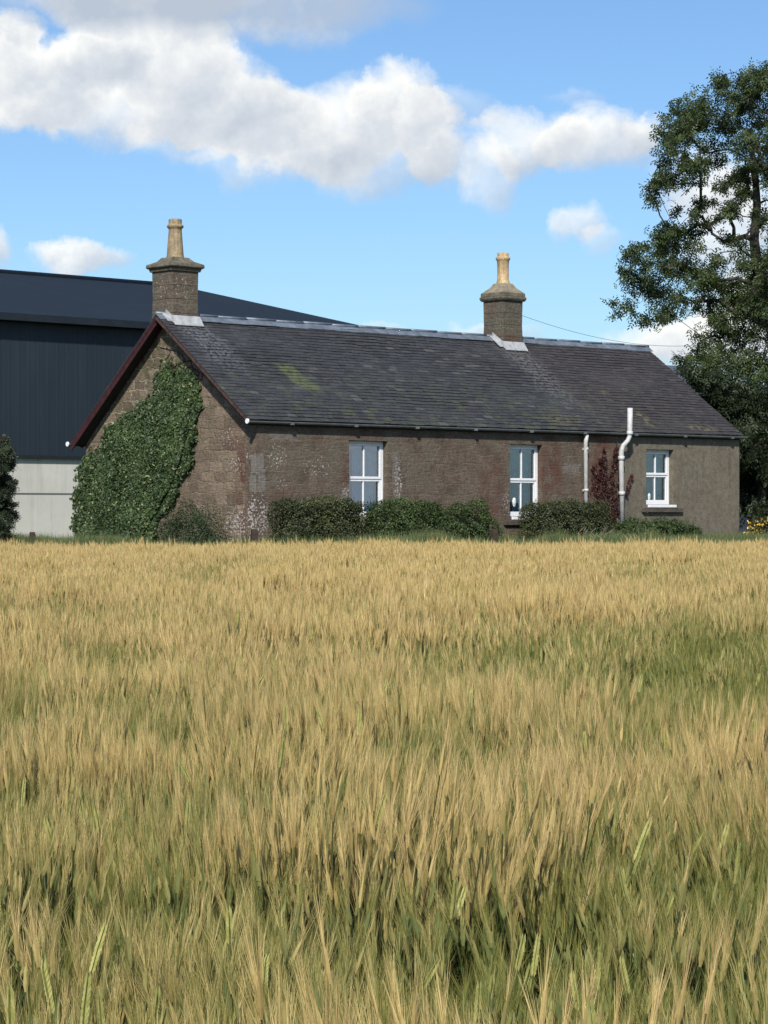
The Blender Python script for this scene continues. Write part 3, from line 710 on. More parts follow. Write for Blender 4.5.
def tree(name, clumps, trunk, tr0, lm, leaf, per, label, cat='tree', squash=.8, bark=None, nleaf=7, minr=.012, group=None, spread=1.0, scat=.24):
    """clumps: (Vector, radius). trunk: list of points"""
    root = empty(name, trunk[0], 0, label=label, cat=cat, group=group); org = Vector(trunk[0])
    nodes = [Vector(p) for p in trunk]; par = [i-1 for i in range(len(nodes))]; load = [0.0]*len(nodes)
    tips = []
    for c, r in sorted(clumps, key=lambda q: (q[0]-nodes[len(trunk)//2]).length):
        best = None
        for i, nd in enumerate(nodes):
            dd = (c-nd).length; cost = dd + (2.0 if nd.z > c.z+.3 else 0)*.8 + (0 if i >= 1 else 5)
            if best is None or cost < best[0]: best = (cost, i)
        i = best[1]; nd = nodes[i]; prev = nd; k = max(3, int((c-nd).length/.5)); pi = i
        for j in range(1, k+1):
            u_ = j/k; p = nd.lerp(c, u_); sagv = math.sin(u_*math.pi)*(c-nd).length*.13
            p = p + Vector((random.gauss(0, .05), random.gauss(0, .05), sagv + random.gauss(0, .04)))
            nodes.append(p); par.append(pi); load.append(0.0); pi = len(nodes)-1
        tips.append(pi)
        for m_ in range(6 if r > .35 else 3):           # twigs through the clump
            e = c + Vector((random.gauss(0, 1), random.gauss(0, 1), random.gauss(0, .8)))*r*.5
            q = c.lerp(e, .5) + Vector((random.gauss(0, .05), random.gauss(0, .05), random.gauss(0, .07)))
            nodes.append(q); par.append(pi); load.append(0.0); a_ = len(nodes)-1
            nodes.append(e); par.append(a_); load.append(0.0); tips.append(len(nodes)-1)
    for tp in tips:
        i = tp
        while i >= 0: load[i] += 1; i = par[i]
    mx = load[0]; rad = [max(minr*.7, tr0*(l/mx)**.55) for l in load]
    rad = [r_*.62 if i_ >= len(trunk) else r_ for i_, r_ in enumerate(rad)]
    for i in range(len(trunk)): rad[i] = tr0*(1-.85*i/len(trunk))
    t_ = MB()
    t_.tube([p-org for p in nodes[:len(trunk)]], [rad[i] for i in range(len(trunk))], 12)
    for i in range(len(trunk), len(nodes)):
        p = par[i]; r0 = min(rad[p], rad[i]*1.35); t_.tube([nodes[p]-org, nodes[i]-org], [r0, rad[i]], 7 if rad[i] > .03 else 4)
    t_.build('trunk', bark or m_bark, root)
    pts = []
    for c, r in clumps:
        n = int(per*(r/.6)**2)
        # sub-clusters within each clump give ragged light and dark bunches
        ns_ = max(3, int(7*r/.6)); subs = rng.normal(size=(ns_, 3)); subs /= np.linalg.norm(subs, axis=1)[:, None]
        subs *= (rng.random(ns_)**.5*r*.85*spread)[:, None]; subs[:, 2] *= squash
        ii = rng.integers(0, ns_, n); off = rng.normal(size=(n, 3))*r*scat; off[:, 2] *= .7
        pts.append(np.array(c)[None] + subs[ii] + off)
    pts = np.concatenate(pts) - np.array(org)[None]
    V, Fc, rn = sprigs(pts, leaf, nleaf)
    np_mesh('crown', V, Fc, lm, rn, root)
    return root

m_ash = leafmat('ash_leaves', (.026, .042, .016), (.074, .102, .034), transl=.22)
m_darkleaf = leafmat('dark_leaves', (.014, .022, .012), (.036, .052, .022), transl=.15)
D = 72
ash = [(722, 78, 9), (760, 74, 11), (775, 72, 12), (745, 80, 12), (768, 85, 20), (745, 98, 20), (722, 84, 11), (700, 112, 24), (728, 122, 20), (668, 132, 15), (690, 140, 18), (660, 160, 14), (654, 190, 10), (676, 172, 18), (662, 178, 14), (700, 160, 15),
       (688, 118, 14), (655, 200, 10), (634, 252, 13), (655, 245, 15), (672, 238, 15), (690, 232, 12), (716, 150, 16), (748, 145, 16), (775, 125, 24), (724, 185, 9), (741, 172, 10), (768, 168, 15), (700, 205, 9), (730, 212, 10),
       (640, 282, 17), (662, 288, 19), (684, 272, 18), (632, 308, 9), (614, 302, 6), (620, 316, 6), (645, 322, 9), (668, 310, 15), (704, 300, 20), (728, 285, 20), (752, 290, 20), (716, 258, 13), (740, 250, 12),
       (690, 250, 10), (762, 265, 14), (650, 265, 15), (626, 272, 8), (700, 275, 14), (745, 310, 22), (768, 310, 22), (735, 335, 24), (765, 340, 26), (712, 322, 14), (700, 345, 12), (690, 362, 13), (712, 365, 22), (742, 372, 28), (775, 372, 30),
       (792, 200, 26), (805, 255, 30), (800, 145, 30), (815, 315, 34), (840, 220, 36), (850, 290, 40), (840, 360, 40), (800, 105, 24), (845, 150, 34), (870, 240, 34), (760, 225, 8)]
cl = [(W(px, py, D + random.uniform(-2.2, 2.2)*min(1, max(.25, (px-600)/120))), r/F*D*1.12) for px, py, r in ash]
random.seed(21)
for _ in range(120):            # small sprays that fill the crown between the main bunches
    py = random.uniform(78, 352); left = np.interp(py, [70, 110, 160, 200, 225, 250, 300, 330, 352], [728, 684, 656, 652, 668, 636, 618, 640, 690])
    px = random.uniform(left, 800); cl.append((W(px, py, D + random.uniform(-2, 2)), random.uniform(5, 10)/F*D*1.1))
cl += [(W(random.uniform(770, 880), random.uniform(140, 370), D + random.choice((-1, 1))*random.uniform(2.5, 4.5)), random.uniform(.7, 1.1)) for _ in range(12)]
trunk = [W(802, 545, D), W(800, 480, D), W(794, 420, D), W(783, 360, D), W(768, 310, D), W(757, 265, D), W(754, 240, D), W(757, 205, D), W(755, 170, D), W(748, 130, D)]
trunk[0].z = GZ-.2
tree('ash_tree', cl, trunk, .30, m_ash, .12, 150, 'tall airy broadleaf tree with sky showing through its crown, right of the cottage', squash=.85, scat=.36)

def mass_tree(name, spec, Dd, basepx, leaf, per, lm, label, tr=.16, dep=1.2):
    c_ = [(W(px, py, Dd + random.uniform(-dep, dep)), r/F*Dd*1.15) for px, py, r in spec]
    b_ = W(basepx, 540, Dd); b_.z = GZ-.1; tp = W(basepx, spec[0][1], Dd)
    tk = [b_ + (tp-b_)*k/5 + Vector((random.gauss(0, .06), 0, 0)) for k in range(6)]
    return tree(name, c_, tk, tr, lm, leaf, per, label, nleaf=6, spread=.95)
mass_tree('holly_tree', [(715, 385, 26), (695, 378, 16), (735, 395, 24), (755, 400, 26), (775, 400, 26), (712, 412, 24), (735, 425, 26), (758, 430, 26), (782, 435, 28), (745, 455, 26), (768, 462, 28), (792, 465, 28), (740, 480, 22), (760, 490, 24), (785, 495, 26), (755, 512, 18), (775, 518, 22),
          (728, 445, 20), (722, 400, 22), (800, 420, 30), (725, 470, 20), (735, 505, 18)],
          68, 762, .12, 300, m_darkleaf, 'dense dark evergreen tree under the tall tree, at the right end of the cottage', .2, 1.5)

# shrub at the left edge
m_shrub = leafmat('shrub_leaves', (.014, .022, .012), (.048, .064, .034), transl=.15)
sp = [(x_ + random.uniform(-2, 2), y_, 9) for y_ in range(446, 540, 8) for x_ in (-40, -30, -20, -10, 0, 6 + 4*math.sin(y_*.21))] + [(1, 441, 5), (8, 447, 4), (13, 505, 5), (14, 482, 4), (12, 462, 4)]
c_ = [(W(px, py, 50 + random.uniform(-.5, .5)), r/F*50*1.15) for px, py, r in sp]
b_ = W(-18, 545, 50); b_.z = GZ-.1
tree('tall_shrub', c_, [b_, b_+Vector((0, 0, .5)), b_+Vector((.05, 0, 1.0)), b_+Vector((0, .05, 1.7))], .07, m_shrub, .06, 900, 'tall dark green shrub at the left edge in front of the pale concrete wall', cat='shrub', bark=m_barkdark, minr=.006)

# ivy on the gable
m_ivy = leafmat('ivy_leaves', (.014, .031, .011), (.062, .098, .032), (.24, .25, .12), transl=.12, rough=.5, spec=.35)
poly = [(3.35, 5.0), (3.62, 4.60), (3.66, 4.31), (4.05, 4.12), (4.45, 3.92), (5.1, 3.68), (5.5, 3.30), (6.0, 3.05), (6.45, 2.85), (6.62, 2.04), (6.62, 1.13), (6.5, .85), (3.9, .85), (3.55, 1.35), (2.80, 2.1), (2.25, 2.85), (2.0, 3.70), (1.88, 4.40), (2.05, 4.7), (2.45, 4.95), (2.95, 5.2)]
def inside(px, py, poly):
    n = len(poly); r = np.zeros(len(px), bool); j = n-1
    for i in range(n):
        xi, yi = poly[i]; xj, yj = poly[j]
        cnd = ((yi > py) != (yj > py)) & (px < (xj-xi)*(py-yi)/(yj-yi+1e-12)+xi); r ^= cnd; j = i
    return r
N = 95000; yy = rng.uniform(1.2, 6.8, N); zz = rng.uniform(.8, 5.4, N)
wob = .05*np.sin(yy*9)+.05*np.sin(zz*11+yy*4)+.03*np.sin(zz*27)+.03*np.sin(yy*31)+rng.normal(size=N)*.05
ins = inside(yy+wob, zz+wob*.7, poly)
thin = (zz > 4.2) & (rng.random(N) < np.clip((zz-4.15)/.9, 0, .93)); keep = ins & ~thin
yy, zz = yy[keep], zz[keep]; n = len(yy)
bul = .15 + .02*np.sin(yy*5.1+zz*3)+.02*np.sin(zz*7-yy*2); bul *= np.clip((5.3-zz)/1.6, .25, 1)
edge = inside(yy+.25, zz, poly) & inside(yy-.25, zz, poly) & inside(yy, zz+.25, poly); bul *= np.where(edge, 1, .6)
cen = np.stack([X0 - bul*rng.random(n)**.35, yy, zz], 1)
V, Fc, rn = leaves(cen, .078, .85, np.array([[-1, -.1, .45]]), .8)
mp = Matrix.Translation(CO) @ Matrix.Rotation(CR, 4, 'Z')
iv = empty('ivy', C2W(X0-.05, 4.2, GZ), CR, label='thick green ivy climbing the left gable wall of the cottage', cat='ivy')
off = np.array([X0-.05, 4.2, GZ])
np_mesh('foliage', V-off, Fc, m_ivy, rn, iv)
mb = MB()
for k in range(26):
    y = random.uniform(2.9, 6.2); z = GZ; pts = [(X0-.03, y, z)]; ty = random.uniform(2.0, 3.4) if k % 2 else y-random.uniform(.2, 1.5); tz = random.uniform(2.5, 5.0)
    for i in range(1, 11):
        u_ = i/10; yq = y+(ty-y)*u_+random.gauss(0, .06); zq = z+(tz-z)*u_
        if not inside(np.array([yq]), np.array([zq]), poly)[0] and zq > 1.0: break
        pts.append((X0-.02, yq, zq))
    if len(pts) > 2: mb.tube([tuple(np.array(p)-off) for p in pts], [.022*(1-.07*i) for i in range(len(pts))], 5)
# thin stray stems that reach above the leaves
for k in range(12):
    y = random.uniform(2.0, 3.2); pts = [(X0-.012, y+random.gauss(0, .04)*i, 4.3+.11*i) for i in range(random.randint(5, 11))]
    pts = [p for p in pts if p[2] < roofz(p[1])-.3]
    if len(pts) > 2: mb.tube([tuple(np.array(p)-off) for p in pts], [.009]*len(pts), 4)
mb.build('stem', m_barkdark, iv)

# red creeper between the pipes
m_creep = leafmat('red_creeper_leaves', (.030, .010, .010), (.075, .022, .020), transl=.15)
cr = empty('red_creeper', C2W(11.2, -.05, GZ), CR, label='dark red creeper on the front wall between the downpipe and the vent pipe', cat='creeper')
off = np.array([11.2, -.05, GZ]); stems = [[(11.35, .9), (11.3, 1.5), (11.1, 2.0), (10.85, 2.4), (10.72, 2.8)], [(11.35, 1.3), (11.3, 2.0), (11.15, 2.5), (11.05, 2.9), (11.12, 3.25)], [(11.35, 1.3), (11.45, 1.9), (11.40, 2.5), (11.5, 3.0), (11.55, 3.3)],
                                            [(11.3, 1.6), (11.0, 1.75), (10.85, 2.1), (10.78, 2.4)], [(11.4, 1.5), (11.6, 1.75), (11.66, 2.3), (11.62, 2.9)], [(11.9, 2.1), (12.0, 2.4), (12.12, 2.62)], [(11.2, 2.2), (11.0, 2.55), (10.95, 3.0)]]
mb = MB(); pts = []
for sidx, s_ in enumerate(stems):
    mb.tube([(x-off[0], -.015-off[1], z-off[2]) for x, z in s_], [.012]*len(s_), 5)
    for i in range(len(s_)-1):
        seg = 55 if sidx != 5 else 60; u_ = rng.random(seg); x = s_[i][0]+(s_[i+1][0]-s_[i][0])*u_; z = s_[i][1]+(s_[i+1][1]-s_[i][1])*u_
        sp_ = .06*(1.0 if sidx != 5 else .3)*(1.25 - .5*abs((z-2.1)))
        pts.append(np.stack([x+rng.normal(size=seg)*sp_, -.03-.05*rng.random(seg), z+rng.normal(size=seg)*sp_*.9], 1))
pts = np.concatenate(pts); pts = pts[(pts[:, 0] < 11.68) | (pts[:, 0] > 11.85)]
pts = pts[(pts[:, 0] > 10.62) & (pts[:, 2] > 1.45)]
mb.build('stem', m_barkdark, cr); V, Fc, rn = leaves(pts-off, .065, .8, np.array([[0, -1, .4]]), .8); np_mesh('foliage', V, Fc, m_creep, rn, cr)

# hedges
m_hedge = leafmat('hedge_leaves', (.020, .028, .012), (.080, .092, .036), transl=.12)
m_hedge2 = leafmat('shaggy_hedge_leaves', (.022, .040, .013), (.075, .108, .034), transl=.15)
m_core = plain('hedge_core', (.012, .014, .009), .4, 8, .95, .05, bump=.8)
def hedge(x0, x1, y0, y1, z1, lm, label, leaf=.05, rough=.05, dens=2300, round_=.25, group='clipped hedges under the front wall'):
    cx, cy = (x0+x1)/2, (y0+y1)/2; c = C2W(cx, cy, GZ); o = empty('hedge', c, CR, label=label, cat='hedge', group=group)
    hx, hy, hz = (x1-x0)/2, (y1-y0)/2, z1-GZ
    area = 2*(2*hx*hz+2*hy*hz)/1+4*hx*hy; n = int(area*dens)
    # superellipsoid surface samples
    d = rng.normal(size=(n, 3)); d[:, 2] = np.abs(d[:, 2])
    q = d*np.array([hx, hy, hz])[None]**0; ee = 5
    # sample a box surface then round it
    u_ = rng.uniform(-1, 1, (n, 3)); ax = rng.choice(3, n, p=np.array([hy*hz, hx*hz*1.3, hx*hy*1.3])/(hy*hz+hx*hz*1.3+hx*hy*1.3))
    sg = np.where(rng.random(n) < .5, -1, 1); sg = np.where(ax == 2, 1, sg); u_[np.arange(n), ax] = sg; u_[:, 2] = np.where(ax == 2, 1, (u_[:, 2]+1)/2)
    k = (np.abs(u_[:, 0])**ee + np.abs(u_[:, 1])**ee + np.abs(u_[:, 2])**(ee))**(1/ee); u_ /= k[:, None]**(round_*2)
    P = u_*np.array([hx, hy, hz])
    nr = u_**3; nr /= np.linalg.norm(nr, axis=1)[:, None]+1e-9
    lump = rough*(np.sin(P[:, 0]*5.3+cx)+np.sin(P[:, 0]*11.7+P[:, 2]*6+cx)+np.sin(P[:, 2]*9+P[:, 1]*5))
    P = P + nr*(lump-.02-.16*rng.random(n)**1.3)[:, None] + rng.normal(size=(n, 3))*.015
    V, Fc, rn = leaves(P, leaf, .55, nr+np.array([[0, 0, .3]]), 1.4)
    # upright shoots that break the clipped outline
    ns_ = int(hx*90); sx = rng.uniform(-hx*.95, hx*.95, ns_); sy = rng.uniform(-hy*.8, hy*.8, ns_)
    sh_ = []
    for i in range(ns_):
        L = abs(random.gauss(0, rough*1.6))+.02
        for j in range(5): sh_.append((sx[i]+random.gauss(0, .012), sy[i]+random.gauss(0, .012), hz*(1-.12*(abs(sx[i])/hx)**6) + L*j/4 - .04))
    V2, F2, r2 = leaves(np.array(sh_), leaf*.9, .4); V = np.concatenate([V, V2]); Fc = np.concatenate([Fc, F2+len(P)*4]); rn = np.concatenate([rn, np.clip(r2+.15, 0, 1)])
    np_mesh('foliage', V, Fc, lm, rn, o)
    m_ = MB(); m_.frustum(0, 0, hx*.80, hy*.70, -.1, hx*.76, hy*.6, hz*.74); m_.build('dark_core', m_core, o)  # added solid dark core that fills the hedge behind its leaves
    return o
hedge(-.28, 1.92, -1.75, -.85, 1.98, m_hedge, 'boxy dark clipped hedge left of the first window, nearest the gable corner')
hedge(2.26, 4.40, -1.7, -.75, 1.93, m_hedge2, 'dense green hedge covering the lower right of the first window', rough=.06, round_=.6)
hedge(4.66, 5.90, -1.6, -.75, 1.84, m_hedge2, 'small shaggy rounded hedge between the first and second windows', rough=.09, round_=.8)
hedge(7.2, 9.72, -1.7, -.8, 1.93, m_hedge, 'boxy dark clipped hedge right of the second window, hiding its lower corner', round_=.35)
hedge(10.25, 13.25, -1.5, -.75, 1.50, m_hedge2, 'low loose green hedge under the third window', rough=.07, round_=.45)
# round dark bush by the ivy
m_bush = leafmat('bush_leaves', (.018, .034, .013), (.050, .075, .028), transl=.12)
c = C2W(-.9, .85, GZ); bu = empty('round_bush', c, CR, label='low dark rounded bush against the gable between the ivy and the corner', cat='bush')
n = 9000; d = rng.normal(size=(n, 3)); d[:, 2] = np.abs(d[:, 2]); d /= np.linalg.norm(d, axis=1)[:, None]
rr = (1 + .12*np.sin(d[:, 1]*9)+.1*np.sin(d[:, 0]*7+d[:, 2]*8))*(.55+.45*rng.random(n)**.5)
P = d*np.array([.55, 1.08, .95])[None]*rr[:, None]; V, Fc, rn = leaves(P, .05, .45, d+np.array([[0, 0, .4]]), 1.2)
np_mesh('foliage', V, Fc, m_bush, rn, bu)
mb = MB()
for k in range(14): a = random.uniform(0, 6.28); e = (.4*math.cos(a), .8*math.sin(a), random.uniform(.5, .85)); mb.tube([(0, 0, 0), (e[0]*.4, e[1]*.4, e[2]*.6), e], [.02, .012, .005], 5)
mb.build('stem', m_barkdark, bu)
# yellow flowering bush
m_yleaf = leafmat('flower_bush_leaves', (.03, .035, .012), (.07, .07, .022), transl=.2)
m_yel = plain('yellow_petals', (.70, .45, .05), .3, 30, .7, .2, bump=0)
m_ypale = plain('pale_yellow_petals', (.72, .60, .25), .2, 30, .7, .2, bump=0)
c = W(772, 540, 58); c.z = GZ; yb_ = empty('flowering_bush', c, 0, label='small bush covered in yellow flowers at the right edge beside the cottage', cat='bush')
n = 5200; d = rng.normal(size=(n, 3)); d[:, 2] = np.abs(d[:, 2]); d /= np.linalg.norm(d, axis=1)[:, None]
rr = (1+.15*np.sin(d[:, 0]*9))*(.4+.6*rng.random(n)**.5); P = d*np.array([.72, .6, .74])[None]*rr[:, None]
V, Fc, rn = leaves(P, .06, .5); np_mesh('foliage', V, Fc, m_yleaf, rn, yb_)
def blooms(nb, m_, nm, sz):
    d = rng.normal(size=(nb, 3)); d[:, 2] = np.abs(d[:, 2]); d[:, 1] -= .4; d /= np.linalg.norm(d, axis=1)[:, None]; P = d*np.array([.72, .6, .76])[None]*rng.uniform(.85, 1.08, nb)[:, None]
    C_ = np.repeat(P, 9, 0)+rng.normal(size=(nb*9, 3))*sz*.4; V, Fc, rn = leaves(C_, sz, .8); np_mesh(nm, V, Fc, m_, rn, yb_, kind='stuff')
blooms(110, m_yel, 'flowers', .042); blooms(60, m_ypale, 'flowers', .045)
mb = MB()
for k in range(10): a = random.uniform(0, 6.28); mb.tube([(0, 0, 0), (.2*math.cos(a), .2*math.sin(a), .35), (.45*math.cos(a), .4*math.sin(a), .6)], [.02, .012, .005], 5)
mb.build('stem', m_barkdark, yb_)

# fence posts in the verge
def post(px, D_, top, w_, label):
    c = W(px, 540, D_); zt = EYE+(HY-top)/F*D_
    m = MB(); m.frustum(0, 0, w_*.5, w_*.5, -.3, w_*.48, w_*.48, zt-GZ-.02); m.frustum(0, 0, w_*.48, w_*.48, zt-GZ-.018, w_*.4, w_*.4, zt-GZ)
    o = m.build('fence_post', m_post, bevel=.008, label=label, cat='post', group='short dark posts along the field edge'); o.location = (c.x, c.y, GZ); o.rotation_euler = (R(random.uniform(-2, 2)), R(random.uniform(-2, 2)), R(random.uniform(0, 40)))
post(32, 49.9, 532, .13, 'short dark post in the grass in front of the pale concrete wall, left edge')
post(254, 49.9, 529, .13, 'short dark post in the grass at the near corner of the cottage')
post(495, 50.2, 529, .12, 'short dark post in the grass below the second window, beside the shaggy hedge')

# ------------------------------------------------------------------ barley field and verge (instanced stuff)
def strandmat(name, kind):
    m = bpy.data.materials.new(name); m.use_nodes = True; t = NT(m); b = t.n['Principled BSDF']
    r = t.attr('rnd')                  # coded: 0-1 stem/leaf, 1-2 ear, 2-3 awn
    p = t.pos(); rip = t.attr('ripe', 'INSTANCER')
    f = t.math('FRACT', r)
    n1 = t.noise(p, 1.6, 3); n3 = t.noise(p, 5.5, 2)
    if kind == 'barley':
        k = t.math('ADD', t.math('ADD', rip, t.math('MULTIPLY', t.math('SUBTRACT', n3, .5), .8)), t.math('MULTIPLY', t.math('SUBTRACT', f, .5), .55), clamp=True)
        leaf = t.mix(f, (.024, .044, .010), (.080, .105, .022)); leafr = t.mix(f, (.06, .06, .018), (.20, .16, .05))
        leaf = t.mix(t.math('MULTIPLY', k, .75), leaf, leafr)
        ear = t.mix(k, t.mix(f, (.14, .17, .055), (.26, .27, .09)), t.mix(f, (.34, .24, .085), (.54, .41, .16)))
        awn = t.mix(k, t.mix(f, (.075, .095, .02), (.30, .285, .075)), t.mix(f, (.31, .225, .078), (.78, .60, .27)))
        awn = t.mix(t.math('MULTIPLY', t.math('MULTIPLY', t.step(n1, .45, .65), k), .4), awn, t.mix(f, (.34, .21, .10), (.74, .50, .28)))
        c = t.mix(t.step(r, .99, 1.0), leaf, ear); c = t.mix(t.step(r, 1.99, 2.0), c, awn)
        c = t.mix(t.step(r, 2.99, 3.0), c, t.mix(f, (.30, .31, .09), (.52, .50, .19)))
        tl = (.35, .3, .1)
    else:
        c = t.mix(f, (.05, .085, .03), (.16, .20, .075)); c = t.mix(t.math('MULTIPLY', t.step(n1, .4, .65), .7), c, (.19, .20, .085)); c = t.mix(t.step(r, .99, 1.0), c, (.35, .32, .20))
        tl = (.12, .2, .05)
    t.put(b.inputs['Base Color'], c); b.inputs['Roughness'].default_value = .55; b.inputs['Specular IOR Level'].default_value = .3
    tr = t.new('ShaderNodeBsdfTranslucent'); t.put(tr.inputs[0], c)
    mx = t.new('ShaderNodeMixShader'); mx.inputs[0].default_value = .2
    t.l.new(b.outputs[0], mx.inputs[1]); t.l.new(tr.outputs[0], mx.inputs[2]); t.l.new(mx.outputs[0], t.n['Material Output'].inputs[0])
    return m
m_barley = strandmat('barley_straw', 'barley'); m_grass = strandmat('verge_grass_blades', 'grass')

def barley_tuft(name, lod, seed):
    rs = random.Random(seed); V = []; Fc = []; rn = []
    def ribbon(pts, ws, code, yaw):
        side = Vector((math.cos(yaw), math.sin(yaw), 0)); n0 = len(V)
        for p, w_ in zip(pts, ws): V.append(tuple(p-side*w_/2)); V.append(tuple(p+side*w_/2))
        for i in range(len(pts)-1): Fc.append((n0+2*i, n0+2*i+1, n0+2*i+3, n0+2*i+2)); rn.append(code)
    nst = 20; rad = .17; awn_w = (.0013, .0026, .0045)[lod]; nawn = (19, 13, 8)[lod]
    for s_ in range(nst):
        a = rs.uniform(0, 6.28); q = rad*math.sqrt(rs.random()); x, y = q*math.cos(a), q*math.sin(a)
        h = .70*rs.gauss(1, .075); la = rs.uniform(0, 6.28); lean = abs(rs.gauss(0, .05))
        top = Vector((x+lean*math.cos(la), y+lean*math.sin(la), h)); base = Vector((x, y, 0))
        f = rs.random()*.98
        ribbon([base, base.lerp(top, .5), top], [.004*(1+lod*.4)]*3, f*.6, rs.uniform(-.8, .8))
        # leaves
        for l in range(2 if lod < 2 else 1):
            z0 = h*rs.uniform(.35, .8); la2 = rs.uniform(0, 6.28); L = rs.uniform(.12, .24); p0 = base.lerp(top, z0/h)
            dx, dy = math.cos(la2), math.sin(la2)
            ribbon([p0, p0+Vector((dx*L*.3, dy*L*.3, L*.55)), p0+Vector((dx*L*.75, dy*L*.75, L*.5))], [.006*(1+lod*.3), .0055*(1+lod*.3), .001], rs.random()*.98, rs.uniform(-.9, .9)+la2)
        # ear: flattened tapered body
        ed = Vector((math.cos(la)*rs.uniform(.02, .28), math.sin(la)*rs.uniform(.02, .28), 1)).normalized(); el_ = rs.uniform(.05, .075)
        er = .0055*(1+.25*lod); sd = ed.cross(Vector((0, 1, 0))).normalized(); fw = ed.cross(sd); n0 = len(V); fe = rs.random()*.98
        K = [(0, .4), (.25, 1), (.7, .85), (1, .2)]
        for (u_, w_) in K:
            c = top + ed*el_*u_
            for dv_ in (sd*er, fw*er*.7, -sd*er, -fw*er*.7): V.append(tuple(c+dv_*w_))
        for i in range(3):
            for j in range(4): Fc.append((n0+4*i+j, n0+4*i+(j+1) % 4, n0+4*i+4+(j+1) % 4, n0+4*i+4+j)); rn.append(1+fe)
        for k in range(nawn):
            u_ = k/nawn; c = top + ed*el_*(u_*.9+.05); sp = rs.gauss(0, .10); sq = rs.gauss(0, .10)
            d_ = (ed + sd*sp + fw*sq).normalized(); L = rs.uniform(.065, .105); tip = c+d_*L; bend = c+d_*L*.5+Vector((0, 0, .003))
            yw = rs.uniform(-.9, .9); side = Vector((math.cos(yw), math.sin(yw), 0)); n0 = len(V)
            V.append(tuple(c-side*awn_w/2)); V.append(tuple(c+side*awn_w/2)); V.append(tuple(tip+side*awn_w*.12)); V.append(tuple(tip-side*awn_w*.12))
            Fc.append((n0, n0+1, n0+2, n0+3)); rn.append(2+rs.random()*.98)
    return np_mesh(name, np.array(V), np.array(Fc), m_barley, np.array(rn), link=False)

def tall_ear(name, seed):           # paler, taller odd ears standing above the crop
    rs = random.Random(seed); V = []; Fc = []; rn = []
    n0 = 0; h = .83; lean = rs.uniform(-.05, .05)
    for z, w_ in ((0, .004), (h, .004)): V.append((lean*z-w_/2, 0, z)); V.append((lean*z+w_/2, 0, z))
    Fc.append((0, 1, 3, 2)); rn.append(.6)
    L = rs.uniform(.06, .09); n = 9
    dx = rs.uniform(-.35, .35)
    for i in range(n):
        for sgn in (-1, 1):
            z = h+L*i/n; c = Vector((lean*h+dx*(z-h)+sgn*.0015, 0, z)); w_ = .0037*(1-.9*abs(i/n-.4)); n0 = len(V)
            P = [c+Vector((0, 0, -.004)), c+Vector((sgn*w_, -.004, .006)), c+Vector((sgn*w_*.3, 0, .021)), c+Vector((-sgn*w_*.7, .003, .008))]
            V += [tuple(p) for p in P]; Fc.append((n0, n0+1, n0+2, n0+3)); rn.append(3+rs.random()*.9)
            V += [tuple(Vector((p.x, -p.y+.006, p.z))) for p in P]; Fc.append((n0+4, n0+5, n0+6, n0+7)); rn.append(3+rs.random()*.9)
    return np_mesh(name, np.array(V), np.array(Fc), m_barley, np.array(rn), link=False)

def scatter(name, coll, P, rot, sc, idx, ripe, m_, **k):
    me = bpy.data.meshes.new(name); n = len(P); me.vertices.add(n); me.vertices.foreach_set('co', P.astype(np.float32).ravel())
    for nm, typ, arr, key in (('rot', 'FLOAT_VECTOR', rot, 'vector'), ('sc', 'FLOAT_VECTOR', sc, 'vector'), ('idx', 'INT', idx, 'value'), ('ripe', 'FLOAT', ripe, 'value')):
        a = me.attributes.new(nm, typ, 'POINT'); a.data.foreach_set(key, arr.astype(np.int32 if typ == 'INT' else np.float32).ravel())
    me.materials.append(m_); me.update(); o = bpy.data.objects.new(name, me); COL.objects.link(o); tag(o, **k)
    ng = bpy.data.node_groups.new(name+'_nodes', 'GeometryNodeTree')
    ng.interface.new_socket('Geometry', in_out='INPUT', socket_type='NodeSocketGeometry'); ng.interface.new_socket('Geometry', in_out='OUTPUT', socket_type='NodeSocketGeometry')
    N_ = ng.nodes; gi = N_.new('NodeGroupInput'); go = N_.new('NodeGroupOutput'); ip = N_.new('GeometryNodeInstanceOnPoints'); ci = N_.new('GeometryNodeCollectionInfo')
    ci.inputs['Collection'].default_value = coll; ci.inputs['Separate Children'].default_value = True; ci.inputs['Reset Children'].default_value = True
    def att(nm, dt): q = N_.new('GeometryNodeInputNamedAttribute'); q.data_type = dt; q.inputs[0].default_value = nm; return q.outputs['Attribute']
    L = ng.links; L.new(gi.outputs[0], ip.inputs['Points']); L.new(ci.outputs[0], ip.inputs['Instance']); ip.inputs['Pick Instance'].default_value = True
    L.new(att('idx', 'INT'), ip.inputs['Instance Index'])
    er = N_.new('FunctionNodeEulerToRotation'); L.new(att('rot', 'FLOAT_VECTOR'), er.inputs[0]); L.new(er.outputs[0], ip.inputs['Rotation']); L.new(att('sc', 'FLOAT_VECTOR'), ip.inputs['Scale'])
    L.new(ip.outputs[0], go.inputs[0]); md = o.modifiers.new('scatter', 'NODES'); md.node_group = ng
    return o

